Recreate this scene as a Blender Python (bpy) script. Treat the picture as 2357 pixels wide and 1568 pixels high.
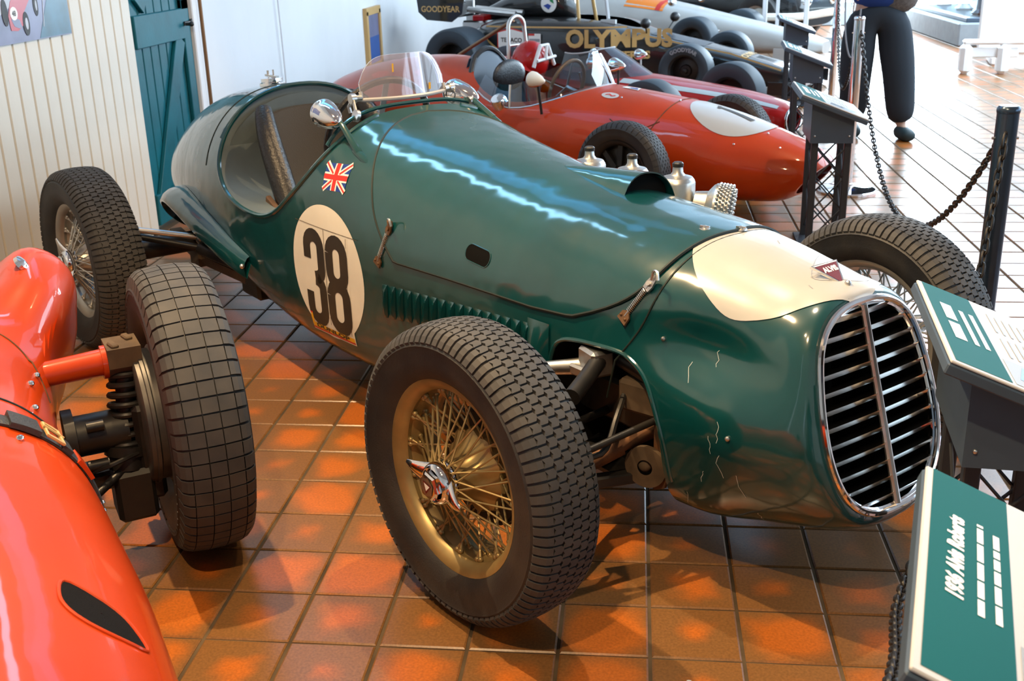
import bpy, bmesh, math, random
import numpy as np
from mathutils import Vector, Matrix
from mathutils.bvhtree import BVHTree
PI = math.pi
R_ = math.radians
random.seed(7)
for o in list(bpy.data.objects): bpy.data.objects.remove(o)
SC = bpy.context.scene
COL = SC.collection

# ------------------------------------------------------------------ camera
cam_d = bpy.data.cameras.new('camera')
cam = bpy.data.objects.new('camera', cam_d); COL.objects.link(cam)
CAM_H = 1.5094
yaw, pitch, roll = R_(-6.5463), R_(19.931), R_(1.512)
fw = Vector((math.sin(yaw)*math.cos(pitch), math.cos(yaw)*math.cos(pitch), -math.sin(pitch)))
rt = Vector((math.cos(yaw), -math.sin(yaw), 0)); dn = fw.cross(rt)
rt2 = rt*math.cos(roll)+dn*math.sin(roll); dn2 = -rt*math.sin(roll)+dn*math.cos(roll)
M = Matrix((( rt2.x, -dn2.x, -fw.x, 0), (rt2.y, -dn2.y, -fw.y, 0), (rt2.z, -dn2.z, -fw.z, CAM_H), (0,0,0,1)))
cam.matrix_world = M
cam_d.sensor_width = 36; cam_d.sensor_fit = 'HORIZONTAL'
cam_d.lens = 2571.2/2357*36
cam_d.clip_start = .05; cam_d.clip_end = 200
cam_d.dof.use_dof = True; cam_d.dof.focus_distance = 2.75; cam_d.dof.aperture_fstop = 9.5
SC.camera = cam
# ------------------------------------------------------------------ colour management, world, lights
SC.view_settings.view_transform = 'Standard'; SC.view_settings.look = 'None'
SC.view_settings.gamma = 1; SC.view_settings.use_curve_mapping = False
SC.view_settings.exposure = 0.33
wd = bpy.data.worlds.new('daylight'); SC.world = wd; wd.use_nodes = True
bgn = wd.node_tree.nodes['Background']; bgn.inputs[0].default_value = (.70, .86, 1, 1); bgn.inputs[1].default_value = 3.0

def light(name, kind, loc, tgt, power, col, size=None, size_y=None, spot=None, blend=.3, spread=None):
    d = bpy.data.lights.new(name, kind); o = bpy.data.objects.new(name, d); COL.objects.link(o)
    o.location = loc; o.rotation_euler = (Vector(tgt)-Vector(loc)).to_track_quat('-Z', 'Y').to_euler()
    d.energy = power; d.color = col
    if kind == 'AREA':
        d.shape = 'RECTANGLE'; d.size = size; d.size_y = size_y or size
        if spread: d.spread = spread
    else: d.shadow_soft_size = size or .04
    if kind == 'SPOT': d.spot_size = R_(spot); d.spot_blend = blend
    return o
WARM = (1, .68, .36); COOL = (.38, .68, 1)
light('window_light_right', 'AREA', (6.2, 7.5, 2.1), (-2, 6.5, .9), 120, COOL, 14, 1.8)
light('window_light_back', 'AREA', (4.7, 19.0, 1.7), (2.0, 3, .4), 520, (.72, .88, 1), 3.0, 2.8)
light('skylight_strip', 'AREA', (-2.38, 5.0, 3.20), (-.2, 5.0, .6), 130, (.32, .68, 1), .28, 15)
light('added_blue_glow', 'AREA', (-1.80, 6.0, 3.52), (-.6, 6.0, .6), 70, (.08, .45, 1), 1.0, 15)  # added blue lamp for the gradient mirrored in the bonnet, no skylight there
light('added_blue_glow_dim', 'AREA', (-.95, 6.5, 3.80), (-.6, 6.5, .6), 25, (.06, .40, .9), .8, 15)  # dimmer added lamp, lets the blue bonnet reflection fade out
light('skylight_roof', 'AREA', (5.15, 11.5, 3.85), (5.15, 11.5, 0), 820, (.66, .84, 1), 2.4, 11)
light('added_ceiling_fill', 'AREA', (1.6, 13.0, 3.85), (1.6, 13, 0), 70, (.3, .62, 1), 2.4, 9)  # added lamp standing in for ceiling brightness mirrored in floor and bonnet
light('spot_left', 'SPOT', (-1.5, 2.9, 3.6), (-.3, 2.2, .3), 470, WARM, .03, spot=80)
light('spot_nose', 'SPOT', (.1, 3.1, 3.6), (.5, 2.0, .2), 185, (1, .80, .56), .03, spot=70)
light('spot_front', 'SPOT', (-.6, .3, 3.5), (-1.2, 3.2, .3), 250, WARM, .04, spot=85)
light('spot_wall', 'SPOT', (.5, 4.6, 3.6), (-2.3, 4.6, .2), 170, WARM, .04, spot=70)
light('spot_far', 'SPOT', (1.4, 5.2, 3.6), (.3, 5.4, .2), 170, WARM, .04, spot=75)
light('spot_display', 'SPOT', (-.9, .9, 3.5), (.6, 1.8, .4), 60, (1, .72, .42), .04, spot=60)

# ------------------------------------------------------------------ materials
def sock(n, *names):
    for k in names:
        if k in n.inputs: return n.inputs[k]
def mat(name, col, rough=.5, metal=0, coat=0, spec=.5, var=0, vscale=8, bump=0, bscale=60, rvar=0, col2=None, coat_rough=.04, trans=0, alpha=1, emit=None, estr=0, dist_sheen=0):
    m = bpy.data.materials.new(name); m.use_nodes = True
    nt = m.node_tree; b = nt.nodes['Principled BSDF']
    b.inputs['Base Color'].default_value = (*col, 1); b.inputs['Roughness'].default_value = rough
    b.inputs['Metallic'].default_value = metal
    b.inputs['Coat Weight'].default_value = coat; b.inputs['Coat Roughness'].default_value = coat_rough
    b.inputs['Specular IOR Level'].default_value = spec
    if trans: b.inputs['Transmission Weight'].default_value = trans
    if emit: b.inputs['Emission Color'].default_value = (*emit, 1); b.inputs['Emission Strength'].default_value = estr
    if var or rvar or bump:
        tc = nt.nodes.new('ShaderNodeTexCoord')
    if var or rvar:
        nz = nt.nodes.new('ShaderNodeTexNoise'); nz.inputs['Scale'].default_value = vscale; nz.inputs['Detail'].default_value = 5
        nt.links.new(tc.outputs['Object'], nz.inputs['Vector'])
    if var:
        mx = nt.nodes.new('ShaderNodeMix'); mx.data_type = 'RGBA'
        c2 = col2 or tuple(c*(1-var) for c in col)
        mx.inputs[6].default_value = (*col, 1); mx.inputs[7].default_value = (*c2, 1)
        rp = nt.nodes.new('ShaderNodeMapRange'); rp.inputs[1].default_value = .35; rp.inputs[2].default_value = .68
        nt.links.new(nz.outputs['Fac'], rp.inputs[0]); nt.links.new(rp.outputs[0], mx.inputs[0])
        nt.links.new(mx.outputs[2], b.inputs['Base Color'])
    if rvar:
        r2 = nt.nodes.new('ShaderNodeMapRange'); r2.inputs[1].default_value = .3; r2.inputs[2].default_value = .7
        r2.inputs[3].default_value = rough; r2.inputs[4].default_value = rough+rvar
        nt.links.new(nz.outputs['Fac'], r2.inputs[0]); nt.links.new(r2.outputs[0], b.inputs['Roughness'])
    if bump:
        n2 = nt.nodes.new('ShaderNodeTexNoise'); n2.inputs['Scale'].default_value = bscale; n2.inputs['Detail'].default_value = 4
        nt.links.new(tc.outputs['Object'], n2.inputs['Vector'])
        bp = nt.nodes.new('ShaderNodeBump'); bp.inputs['Strength'].default_value = bump; bp.inputs['Distance'].default_value = .01
        nt.links.new(n2.outputs['Fac'], bp.inputs['Height']); nt.links.new(bp.outputs[0], b.inputs['Normal'])
    return m
def glass(name, tint, gloss=.12, rough=.02, milk=0):
    m = bpy.data.materials.new(name); m.use_nodes = True; nt = m.node_tree; nt.nodes.clear()
    o = nt.nodes.new('ShaderNodeOutputMaterial'); t = nt.nodes.new('ShaderNodeBsdfTransparent'); g = nt.nodes.new('ShaderNodeBsdfGlossy')
    mx = nt.nodes.new('ShaderNodeMixShader'); fr = nt.nodes.new('ShaderNodeFresnel'); ad = nt.nodes.new('ShaderNodeMath'); ad.inputs[1].default_value = gloss
    fr.inputs[0].default_value = 1.45; t.inputs[0].default_value = (*tint, 1); g.inputs['Roughness'].default_value = rough
    nt.links.new(fr.outputs[0], ad.inputs[0]); nt.links.new(ad.outputs[0], mx.inputs[0])
    nt.links.new(t.outputs[0], mx.inputs[1]); nt.links.new(g.outputs[0], mx.inputs[2]); nt.links.new(mx.outputs[0], o.inputs[0])
    if milk:
        d = nt.nodes.new('ShaderNodeBsdfDiffuse'); d.inputs[0].default_value = (.8, .78, .82, 1); m2 = nt.nodes.new('ShaderNodeMixShader'); m2.inputs[0].default_value = milk
        nt.links.new(mx.outputs[0], m2.inputs[1]); nt.links.new(d.outputs[0], m2.inputs[2]); nt.links.new(m2.outputs[0], o.inputs[0])
    return m
def paint(name, col, dents=.12, rough=.16, var=.25, coat=1.0, ior=1.5, crough=.05):
    m = mat(name, col, rough=.40, spec=.18, coat=coat, coat_rough=crough, var=var, vscale=2.5)
    nt = m.node_tree; b = nt.nodes['Principled BSDF']; b.inputs['Coat IOR'].default_value = ior
    tc = nt.nodes.new('ShaderNodeTexCoord'); nz = nt.nodes.new('ShaderNodeTexNoise'); nz.inputs['Scale'].default_value = 5; nz.inputs['Detail'].default_value = 2
    bp = nt.nodes.new('ShaderNodeBump'); bp.inputs['Strength'].default_value = dents; bp.inputs['Distance'].default_value = .05
    nt.links.new(tc.outputs['Object'], nz.inputs['Vector']); nt.links.new(nz.outputs['Fac'], bp.inputs['Height'])
    nt.links.new(bp.outputs[0], b.inputs['Normal']); nt.links.new(bp.outputs[0], b.inputs['Coat Normal'])
    return m
MT = dict(
 green=paint('green_paint', (.001, .054, .060), .16, ior=1.75, crough=.10), white=mat('white_paint', (.50, .50, .48), .3, coat=.5, var=.12, vscale=3),
 red=paint('red_paint', (.52, .046, .003), .05, coat=.55), red2=paint('dark_red_paint', (.50, .010, .008), .05, coat=.6), black=paint('black_paint', (.010, .011, .012), .03),
 cream=mat('cream_sticker', (.80, .77, .68), .42, var=.06, vscale=12), ink=mat('black_ink', (.018, .015, .012), .5, var=.4, vscale=5, col2=(.05, .035, .02)),
 chrome=mat('chrome', (.86, .86, .87), .06, 1), steel=mat('brushed_steel', (.62, .61, .59), .28, 1, rvar=.15, vscale=14),
 alu=mat('dull_aluminium', (.60, .60, .58), .36, 1, var=.25, vscale=20), rubber=mat('tyre_rubber', (.017, .018, .021), .55, var=.35, vscale=9, bump=.1, bscale=220, col2=(.036, .033, .03)),
 tread=mat('tread_rubber', (.040, .041, .044), .7, var=.4, vscale=14, col2=(.066, .062, .058)), tread2=mat('dusty_tread_rubber', (.062, .058, .053), .75, var=.4, vscale=10, col2=(.040, .039, .038)),
 gold=mat('gold_wheel_paint', (.40, .29, .12), .38, .55, var=.25, vscale=18), iron=mat('oily_black_metal', (.009, .009, .010), .42, 0, spec=.4, var=.5, vscale=15, col2=(.020, .018, .016)), satin=mat('satin_chrome', (.74, .73, .71), .17, 1),
 rust=mat('rusty_metal', (.17, .075, .03), .7, .4, var=.5, vscale=25, col2=(.07, .04, .025)), dust=mat('dusty_brown_metal', (.12, .080, .046), .8, 0, var=.5, vscale=14),
 silver=mat('silver_wheel_paint', (.55, .53, .48), .33, .7, var=.2), leather=mat('black_leather', (.012, .012, .013), .38, bump=.25, bscale=90),
 cloth=mat('dark_grey_trim', (.055, .047, .038), .9, bump=.3, bscale=300), greytrim=mat('grey_painted_panel', (.10, .13, .14), .6, var=.2),
 dark=mat('cavity_shade_black', (.004, .004, .004), .9, spec=.1), seam=mat('seam_gap', (.004, .012, .010), .6),  # the near-black paints in the inner shade of openings
 persp=glass('perspex', (.86, .80, .86), .05, milk=.12), frost=mat('frosted_perspex_edge', (.50, .51, .52), .3, trans=.3), perspb=glass('blue_perspex', (.55, .68, .80), .08),
 mark_red=mat('flag_red', (.62, .03, .02), .45), mark_blue=mat('flag_blue', (.012, .05, .30), .45), mark_white=mat('flag_white', (.85, .85, .83), .45),
 badge=mat('badge_enamel', (.14, .008, .010), .25, coat=.6), yellow=mat('yellow_print', (.80, .42, .01), .5),
 stand=mat('grey_powder_coat', (.055, .085, .125), .45, .1, var=.1), standleg=mat('black_powder_coat', (.022, .026, .033), .5),
 board=mat('white_board_print', (.52, .53, .54), .5, spec=.25), teal=mat('teal_print', (.002, .105, .115), .65, spec=.12), greytext=mat('grey_print', (.30, .32, .35), .5),
 gunmetal=mat('dark_gunmetal', (.05, .075, .11), .25, .8), goldline=mat('gold_print', (.58, .36, .13), .4), orange=mat('orange_paint', (.85, .22, .01), .3, coat=.6),
 bluewhl=mat('blue_grey_rubber', (.03, .045, .06), .55), lightblue=mat('pale_grey_stripe', (.55, .62, .62), .35, coat=.4),
 plank=mat('cream_planks', (.70, .66, .57), .5, var=.09, vscale=2.5, bump=.06, bscale=40), wallw=mat('white_wall_paint', (.74, .75, .76), .6, var=.06, vscale=1.5, bump=.15, bscale=12),
 doorp=mat('teal_door_paint', (.002, .125, .165), .5, spec=.3, var=.3, vscale=4, bump=.08, bscale=30), wood=mat('raw_wood', (.30, .19, .10), .7, var=.3, vscale=12),
 denim=mat('dark_denim', (.018, .026, .036), .9, bump=.2, bscale=400), blue=mat('blue_shirt', (.008, .045, .22), .85), tweed=mat('grey_brown_jacket', (.16, .15, .14), .95, bump=.4, bscale=250, var=.4, vscale=60),
 skin=mat('skin', (.52, .32, .23), .55), hair=mat('grey_hair', (.12, .11, .10), .8), shoe=mat('dark_shoe', (.012, .03, .035), .6),
 grout=mat('dark_grout', (.055, .04, .026), .95, spec=.08, var=.4, vscale=6, col2=(.12, .085, .05)), ceil=mat('ceiling_paint', (.55, .56, .57), .8),
 gunmetal_dull=mat('dull_grey_metal', (.09, .09, .09), .45, .6, var=.4, vscale=10, col2=(.16, .15, .14)), oily=mat('brown_plastic', (.03, .018, .012), .35), concrete=mat('grey_plinth', (.30, .33, .35), .7, var=.15), bluemark=mat('blue_print', (.03, .10, .33), .5),
 brownmetal=mat('brown_bronze', (.22, .12, .06), .45, .7), amber=mat('amber_lens', (.85, .30, .02), .25), strap=mat('worn_black_strap', (.03, .033, .036), .5, bump=.3, bscale=120),
 photo_road=mat('photo_road', (.19, .20, .33), .35, var=.3, vscale=5), photo_grass=mat('photo_dark_green', (.03, .13, .20), .35, var=.4, vscale=9), photo_red=mat('photo_red', (.45, .03, .05), .35), photo_wall=mat('photo_pale_verge', (.42, .41, .46), .35, var=.3))

# ------------------------------------------------------------------ object helpers
def link(o, parent=None):
    COL.objects.link(o)
    if parent is not None: o.parent = parent
    return o
def thing(name, label, cat, loc=(0, 0, 0), rz=0, group=None):
    o = bpy.data.objects.new(name, None); o.empty_display_size = .1; link(o)
    o.location = loc; o.rotation_euler = (0, 0, rz); o['label'] = label; o['category'] = cat
    if group: o['group'] = group
    return o
def tag(o, label=None, cat=None, group=None, kind=None):
    if label: o['label'] = label
    if cat: o['category'] = cat
    if group: o['group'] = group
    if kind: o['kind'] = kind
    return o
class MB:
    def __init__(s): s.v = []; s.f = []; s.mi = []; s.m = []
    def mslot(s, m):
        if m not in s.m: s.m.append(m)
        return s.m.index(m)
    def add(s, V, F, m=None):
        b = len(s.v); s.v += [tuple(p) for p in V]; s.f += [tuple(i+b for i in f) for f in F]
        k = s.mslot(m) if m else 0
        s.mi += [k]*len(F); return s
    def box(s, c, d, rot=None, bev=0, m=None):
        hx, hy, hz = d[0]/2, d[1]/2, d[2]/2
        if bev <= 0:
            V = [(x, y, z) for x in (-hx, hx) for y in (-hy, hy) for z in (-hz, hz)]
            F = [(0,1,3,2), (4,6,7,5), (0,4,5,1), (2,3,7,6), (0,2,6,4), (1,5,7,3)]
        else:
            V = []; ix = {}
            for x in (-1, 1):
                for y in (-1, 1):
                    for z in (-1, 1):
                        for a in range(3):
                            p = [x*(hx-bev), y*(hy-bev), z*(hz-bev)]; p[a] = (x, y, z)[a]*(hx, hy, hz)[a]
                            ix[(x, y, z, a)] = len(V); V.append(tuple(p))
            F = []
            for a in range(3):
                b, c2 = (a+1) % 3, (a+2) % 3
                for sg in (-1, 1):
                    q = []
                    for (p1, p2) in ((-1,-1), (1,-1), (1,1), (-1,1)):
                        k = [0, 0, 0]; k[a] = sg; k[b] = p1; k[c2] = p2; q.append(ix[(*k, a)])
                    F.append(tuple(q if sg > 0 else q[::-1]))
                for s1 in (-1, 1):
                    for s2 in (-1, 1):
                        k0 = [0,0,0]; k1 = [0,0,0]
                        k0[b] = k1[b] = s1; k0[c2] = k1[c2] = s2; k0[a] = -1; k1[a] = 1
                        q = [ix[(*k0, b)], ix[(*k1, b)], ix[(*k1, c2)], ix[(*k0, c2)]]
                        F.append(tuple(q if s1*s2 > 0 else q[::-1]))
            for x in (-1, 1):
                for y in (-1, 1):
                    for z in (-1, 1):
                        q = [ix[(x, y, z, a)] for a in range(3)]
                        F.append(tuple(q if x*y*z > 0 else q[::-1]))
        if rot is not None: V = [rot @ Vector(p) for p in V]
        return s.add([(p[0]+c[0], p[1]+c[1], p[2]+c[2]) for p in V], F, m)
    def beam(s, p0, p1, w, h, up=(0, 0, 1), bev=0, m=None):
        p0, p1 = Vector(p0), Vector(p1); x = (p1-p0); L = x.length; x.normalize()
        y = Vector(up).cross(x)
        if y.length < 1e-4: y = Vector((0, 1, 0)).cross(x)
        y.normalize(); z = x.cross(y)
        return s.box((p0+p1)/2, (L, w, h), Matrix((x, y, z)).transposed(), bev, m)
    def grid(s, P, closeu=False, closev=False, m=None, flip=False):
        nu, nv = len(P), len(P[0]); V = [p for r in P for p in r]; F = []
        for i in range(nu if closeu else nu-1):
            for j in range(nv if closev else nv-1):
                a, b, c, d = i*nv+j, ((i+1) % nu)*nv+j, ((i+1) % nu)*nv+(j+1) % nv, i*nv+(j+1) % nv
                F.append((a, d, c, b) if flip else (a, b, c, d))
        return s.add(V, F, m)
    def lathe(s, prof, n=32, o=(0, 0, 0), ax=(0, 0, 1), caps=(False, False), m=None, a0=0, a1=2*PI):
        ax = Vector(ax).normalized(); u = ax.orthogonal().normalized()
        if abs(ax.y) > .9: u = Vector((1, 0, 0))
        if abs(ax.z) > .9: u = Vector((1, 0, 0))
        u = (u-ax*u.dot(ax)).normalized(); w = ax.cross(u); o = Vector(o)
        full = abs(a1-a0-2*PI) < 1e-6; k = n if full else n+1
        P = [[o+ax*h+(u*math.cos(a0+(a1-a0)*i/n)+w*math.sin(a0+(a1-a0)*i/n))*r for (r, h) in prof] for i in range(k)]
        s.grid(P, closeu=full, m=m)
        if caps[0]: s.add([P[i][0] for i in range(k)], [tuple(range(k))[::-1]], m)
        if caps[1]: s.add([P[i][-1] for i in range(k)], [tuple(range(k))], m)
        return s
    def cyl(s, p0, p1, r0, r1=None, n=16, m=None, caps=True):
        r1 = r0 if r1 is None else r1; p0 = Vector(p0); d = Vector(p1)-p0
        return s.lathe([(r0, 0), (r1, d.length)], n, p0, d, (caps, caps), m)
    def tube(s, path, r, n=8, closed=False, caps=True, m=None, flat=None):
        P = [Vector(p) for p in path]; k = len(P); rings = []; prev = None
        for i in range(k):
            if closed: t = P[(i+1) % k]-P[i-1]
            else: t = P[min(i+1, k-1)]-P[max(i-1, 0)]
            t.normalize()
            if prev is None: nrm = t.orthogonal().normalized()
            else:
                nrm = prev-t*prev.dot(t)
                nrm = nrm.normalized() if nrm.length > 1e-6 else t.orthogonal().normalized()
            prev = nrm; b = t.cross(nrm); rr = r[i] if isinstance(r, (list, tuple)) else r
            rings.append([P[i]+(nrm*math.cos(2*PI*j/n)+b*math.sin(2*PI*j/n))*rr for j in range(n)])
        s.grid(rings, closeu=closed, closev=True, m=m, flip=True)
        if caps and not closed:
            s.add(rings[0], [tuple(range(n))], m); s.add(rings[-1], [tuple(range(n))[::-1]], m)
        return s
    def prism(s, poly, o, u, v, d, m=None):      # poly 2D, extruded along vector d
        o, u, v, d = Vector(o), Vector(u), Vector(v), Vector(d); n = len(poly)
        A = [o+u*a+v*b for a, b in poly]; B = [p+d for p in A]
        ar = sum(poly[i][0]*poly[(i+1) % n][1]-poly[(i+1) % n][0]*poly[i][1] for i in range(n))
        fl = (ar > 0) == (u.cross(v).dot(d) > 0)
        F = [tuple(range(n))[::-1], tuple(range(n, 2*n))]+[(i, (i+1) % n, n+(i+1) % n, n+i) for i in range(n)]
        if not fl: F = [f[::-1] for f in F]
        return s.add(A+B, F, m)
    def sphere(s, c, r, n=16, k=10, m=None):
        rr = (r, r, r) if not hasattr(r, '__len__') else r
        P = [[(c[0]+rr[0]*math.sin(PI*j/k)*math.cos(2*PI*i/n), c[1]+rr[1]*math.sin(PI*j/k)*math.sin(2*PI*i/n), c[2]-rr[2]*math.cos(PI*j/k)) for j in range(k+1)] for i in range(n)]
        return s.grid(P, closeu=True, m=m)
    def mesh(s, name, m=None, smooth=35, weld=True):
        me = bpy.data.meshes.new(name); me.from_pydata(s.v, [], s.f)
        for q in (s.m or ([m] if m else [])): me.materials.append(q)
        if s.m: me.polygons.foreach_set('material_index', s.mi)
        if weld:
            bm = bmesh.new(); bm.from_mesh(me); bmesh.ops.remove_doubles(bm, verts=bm.verts, dist=1e-5); bm.to_mesh(me); bm.free()
        if smooth:
            me.polygons.foreach_set('use_smooth', [True]*len(me.polygons)); me.set_sharp_from_angle(angle=R_(smooth))
        me.update(); return me
    def build(s, name, m=None, parent=None, loc=None, rot=None, smooth=35, label=None, kind=None, weld=True):
        o = bpy.data.objects.new(name, s.mesh(name, m, smooth, weld)); link(o, parent)
        if loc is not None: o.location = loc
        if rot is not None: o.rotation_euler = rot
        return tag(o, label, kind=kind)
def copy_obj(o, parent=None):
    c = o.copy(); COL.objects.link(c); c.parent = parent
    return c
def copy_tree(o, parent=None):
    c = copy_obj(o, parent)
    for ch in list(o.children): copy_tree(ch, c)
    return c
def boolcut(o, cutters, smooth=30):
    for c in cutters:
        md = o.modifiers.new('cut', 'BOOLEAN'); md.operation = 'DIFFERENCE'; md.object = c; md.solver = 'EXACT'
        md.material_mode = 'TRANSFER'
    dg = bpy.context.evaluated_depsgraph_get(); dg.update()
    me = bpy.data.meshes.new_from_object(o.evaluated_get(dg))
    o.modifiers.clear(); o.data = me
    for c in cutters: bpy.data.objects.remove(c)
    me.polygons.foreach_set('use_smooth', [True]*len(me.polygons)); me.set_sharp_from_angle(angle=R_(smooth)); me.update()
def pchip(xs, ys):
    xs = np.array(xs, float); ys = np.array(ys, float)
    if xs[0] > xs[-1]: xs, ys = xs[::-1], ys[::-1]
    h = np.diff(xs); d = np.diff(ys)/h; m = np.zeros(len(xs)); m[0], m[-1] = d[0], d[-1]
    for i in range(1, len(xs)-1):
        if d[i-1]*d[i] > 0: w1, w2 = 2*h[i]+h[i-1], h[i]+2*h[i-1]; m[i] = (w1+w2)/(w1/d[i-1]+w2/d[i])
    def f(x):
        x = min(max(x, xs[0]), xs[-1]); i = min(max(int(np.searchsorted(xs, x))-1, 0), len(h)-1); t = (x-xs[i])/h[i]
        return float((1+2*t)*(1-t)**2*ys[i]+t*(1-t)**2*h[i]*m[i]+t*t*(3-2*t)*ys[i+1]+t*t*(t-1)*h[i]*m[i+1])
    return f
class Body:                                       # lofted super-elliptic hull, x forward
    def __init__(s, secs, zref=.5):
        c = list(zip(*secs)); s.x = c[0]; s.F = [pchip(c[0], q) for q in c[1:]]; s.zref = zref; s.disp = None
    def P(s, x, t, off=0):
        w, zt, zb, zm, nu, nl, ti = [f(x) for f in s.F]
        c, sn = math.cos(t), math.sin(t); n = nu if sn >= 0 else nl
        y = w*math.copysign(abs(c)**(2/n), c); dz = (zt-zm) if sn >= 0 else (zm-zb)
        z = zm+dz*math.copysign(abs(sn)**(2/n), sn)
        if s.disp: y, z = s.disp(x, y, z)
        p = Vector((x+ti*(s.zref-z), y, z))
        if off:
            e = 1e-3; a = s.P(x, t-e); b = s.P(x, t+e); q = s.P(x-e, t); r = s.P(x+e, t)
            nn = (r-q).cross(b-a)
            if nn.length > 0:
                nn.normalize(); nn = -nn if nn.dot(p-Vector((p.x, 0, zm))) < 0 else nn
                p = p+nn*off
        return p
    def tz(s, x, z, near=True):                   # angle at height z of the upper half
        w, zt, zb, zm, nu, nl, ti = [f(x) for f in s.F]
        if z >= zm: t = math.asin(min(1, max(0, (z-zm)/(zt-zm)))**(nu/2))
        else: t = -math.asin(min(1, (zm-z)/(zm-zb))**(nl/2))
        return PI-t if near else t
    def mb(s, nx=90, nt=72, off=0, m=None, x0=None, x1=None, dense=None):
        a, b = (min(s.x) if x0 is None else x0), (max(s.x) if x1 is None else x1)
        xs = dense or [a+(b-a)*i/nx for i in range(nx+1)]
        P = [[s.P(x, 2*PI*(j+.5)/nt, off) for j in range(nt)] for x in xs]
        mb = MB(); mb.grid(P, closev=True, m=m)
        for k, row in ((0, P[0]), (-1, P[-1])):
            c = sum(row, Vector())/nt
            mb.add(row+[c], [((j+1) % nt, j, nt) if k else (j, (j+1) % nt, nt) for j in range(nt)], m)
        return mb
def draper(mb):
    return BVHTree.FromPolygons([Vector(v) for v in mb.v], mb.f)
class Drape:                                      # lay flat print on a curved surface
    def __init__(s, bvh, o, u, v, d):
        s.b, s.o, s.u, s.v, s.d = bvh, Vector(o), Vector(u).normalized(), Vector(v).normalized(), Vector(d).normalized()
    def pt(s, a, b, off=.001):
        p = s.o+s.u*a+s.v*b; h = s.b.ray_cast(p-s.d*.8, s.d)
        if h[0] is None:
            h = s.b.find_nearest(p)
        n = h[1] if h[1].dot(s.d) < 0 else -h[1]
        return h[0]+n*off
    def quad(s, mb, c, nu=8, nv=8, off=.001, m=None):
        c = [Vector((p[0], p[1], 0)) for p in c]
        P = [[s.pt(*((c[0]*(1-i/nu)+c[1]*i/nu)*(1-j/nv)+(c[3]*(1-i/nu)+c[2]*i/nu)*j/nv).xy, off) for j in range(nv+1)] for i in range(nu+1)]
        mb.grid(P, m=m)
    def disc(s, mb, c, rx, ry, nr=8, n=48, off=.001, m=None, shape=None):
        P = []
        for i in range(n):
            a = 2*PI*i/n; k = shape(a) if shape else 1
            P.append([s.pt(c[0]+rx*k*math.cos(a)*j/nr, c[1]+ry*k*math.sin(a)*j/nr, off) for j in range(nr+1)])
        mb.grid(P, closeu=True, m=m, flip=True)
    def stroke(s, mb, path, w, off=.0016, m=None):
        L, Rr = [], []; k = len(path)
        for i in range(k):
            a, b = path[max(i-1, 0)], path[min(i+1, k-1)]; t = Vector((b[0]-a[0], b[1]-a[1])).normalized(); ww = w[i] if hasattr(w, '__len__') else w
            nrm = Vector((-t.y, t.x))*ww/2
            L.append((path[i][0]+nrm.x, path[i][1]+nrm.y)); Rr.append((path[i][0]-nrm.x, path[i][1]-nrm.y))
        P = [[s.pt(l[0]+(r[0]-l[0])*q, l[1]+(r[1]-l[1])*q, off) for q in (0, .5, 1)] for l, r in zip(L, Rr)]
        mb.grid(P, m=m)
def text_mesh(body, size, bold=0, shear=0, spacing=1, align='CENTER', sub=0):
    cu = bpy.data.curves.new('t', 'FONT'); cu.body = body; cu.size = size; cu.offset = bold; cu.shear = shear
    cu.space_character = spacing; cu.align_x = align; cu.align_y = 'CENTER'; cu.resolution_u = 3
    o = bpy.data.objects.new('t', cu); COL.objects.link(o)
    dg = bpy.context.evaluated_depsgraph_get(); dg.update()
    me = bpy.data.meshes.new_from_object(o.evaluated_get(dg)); bpy.data.objects.remove(o)
    bm = bmesh.new(); bm.from_mesh(me)
    bmesh.ops.remove_doubles(bm, verts=bm.verts, dist=1e-5)
    if sub: bmesh.ops.subdivide_edges(bm, edges=bm.edges[:], cuts=sub, use_grid_fill=True); bmesh.ops.triangulate(bm, faces=bm.faces[:])
    V = [v.co.copy() for v in bm.verts]; bm.verts.index_update(); F = [tuple(v.index for v in f.verts) for f in bm.faces]; bm.free(); bpy.data.meshes.remove(me)
    return V, F
def text_on(mb, body, size, o, u, v, bold=0, sx=1, m=None, n=None, thick=0, **k):
    V, F = text_mesh(body, size, bold, **k); o, u, v = Vector(o), Vector(u).normalized(), Vector(v).normalized()
    mb.add([o+u*(p.x*sx)+v*p.y for p in V], F, m)
def bez(p0, p1, p2, p3, n=12):
    p = [Vector(q) for q in (p0, p1, p2, p3)]
    return [p[0]*(1-t)**3+p[1]*3*t*(1-t)**2+p[2]*3*t*t*(1-t)+p[3]*t**3 for t in [i/n for i in range(n+1)]]
def crom(pts, n=6, closed=False):                 # smooth curve through points
    P = [Vector(p) for p in pts]; k = len(P); out = []
    for i in range(k if closed else k-1):
        a, b, c, d = (P[(i-1) % k], P[i], P[(i+1) % k], P[(i+2) % k]) if closed else (P[max(i-1, 0)], P[i], P[i+1], P[min(i+2, k-1)])
        for j in range(n):
            t = j/n; out.append(.5*((2*b)+(c-a)*t+(2*a-5*b+4*c-d)*t*t+(3*b-a-3*c+d)*t**3))
    if not closed: out.append(P[-1])
    return out
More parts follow.
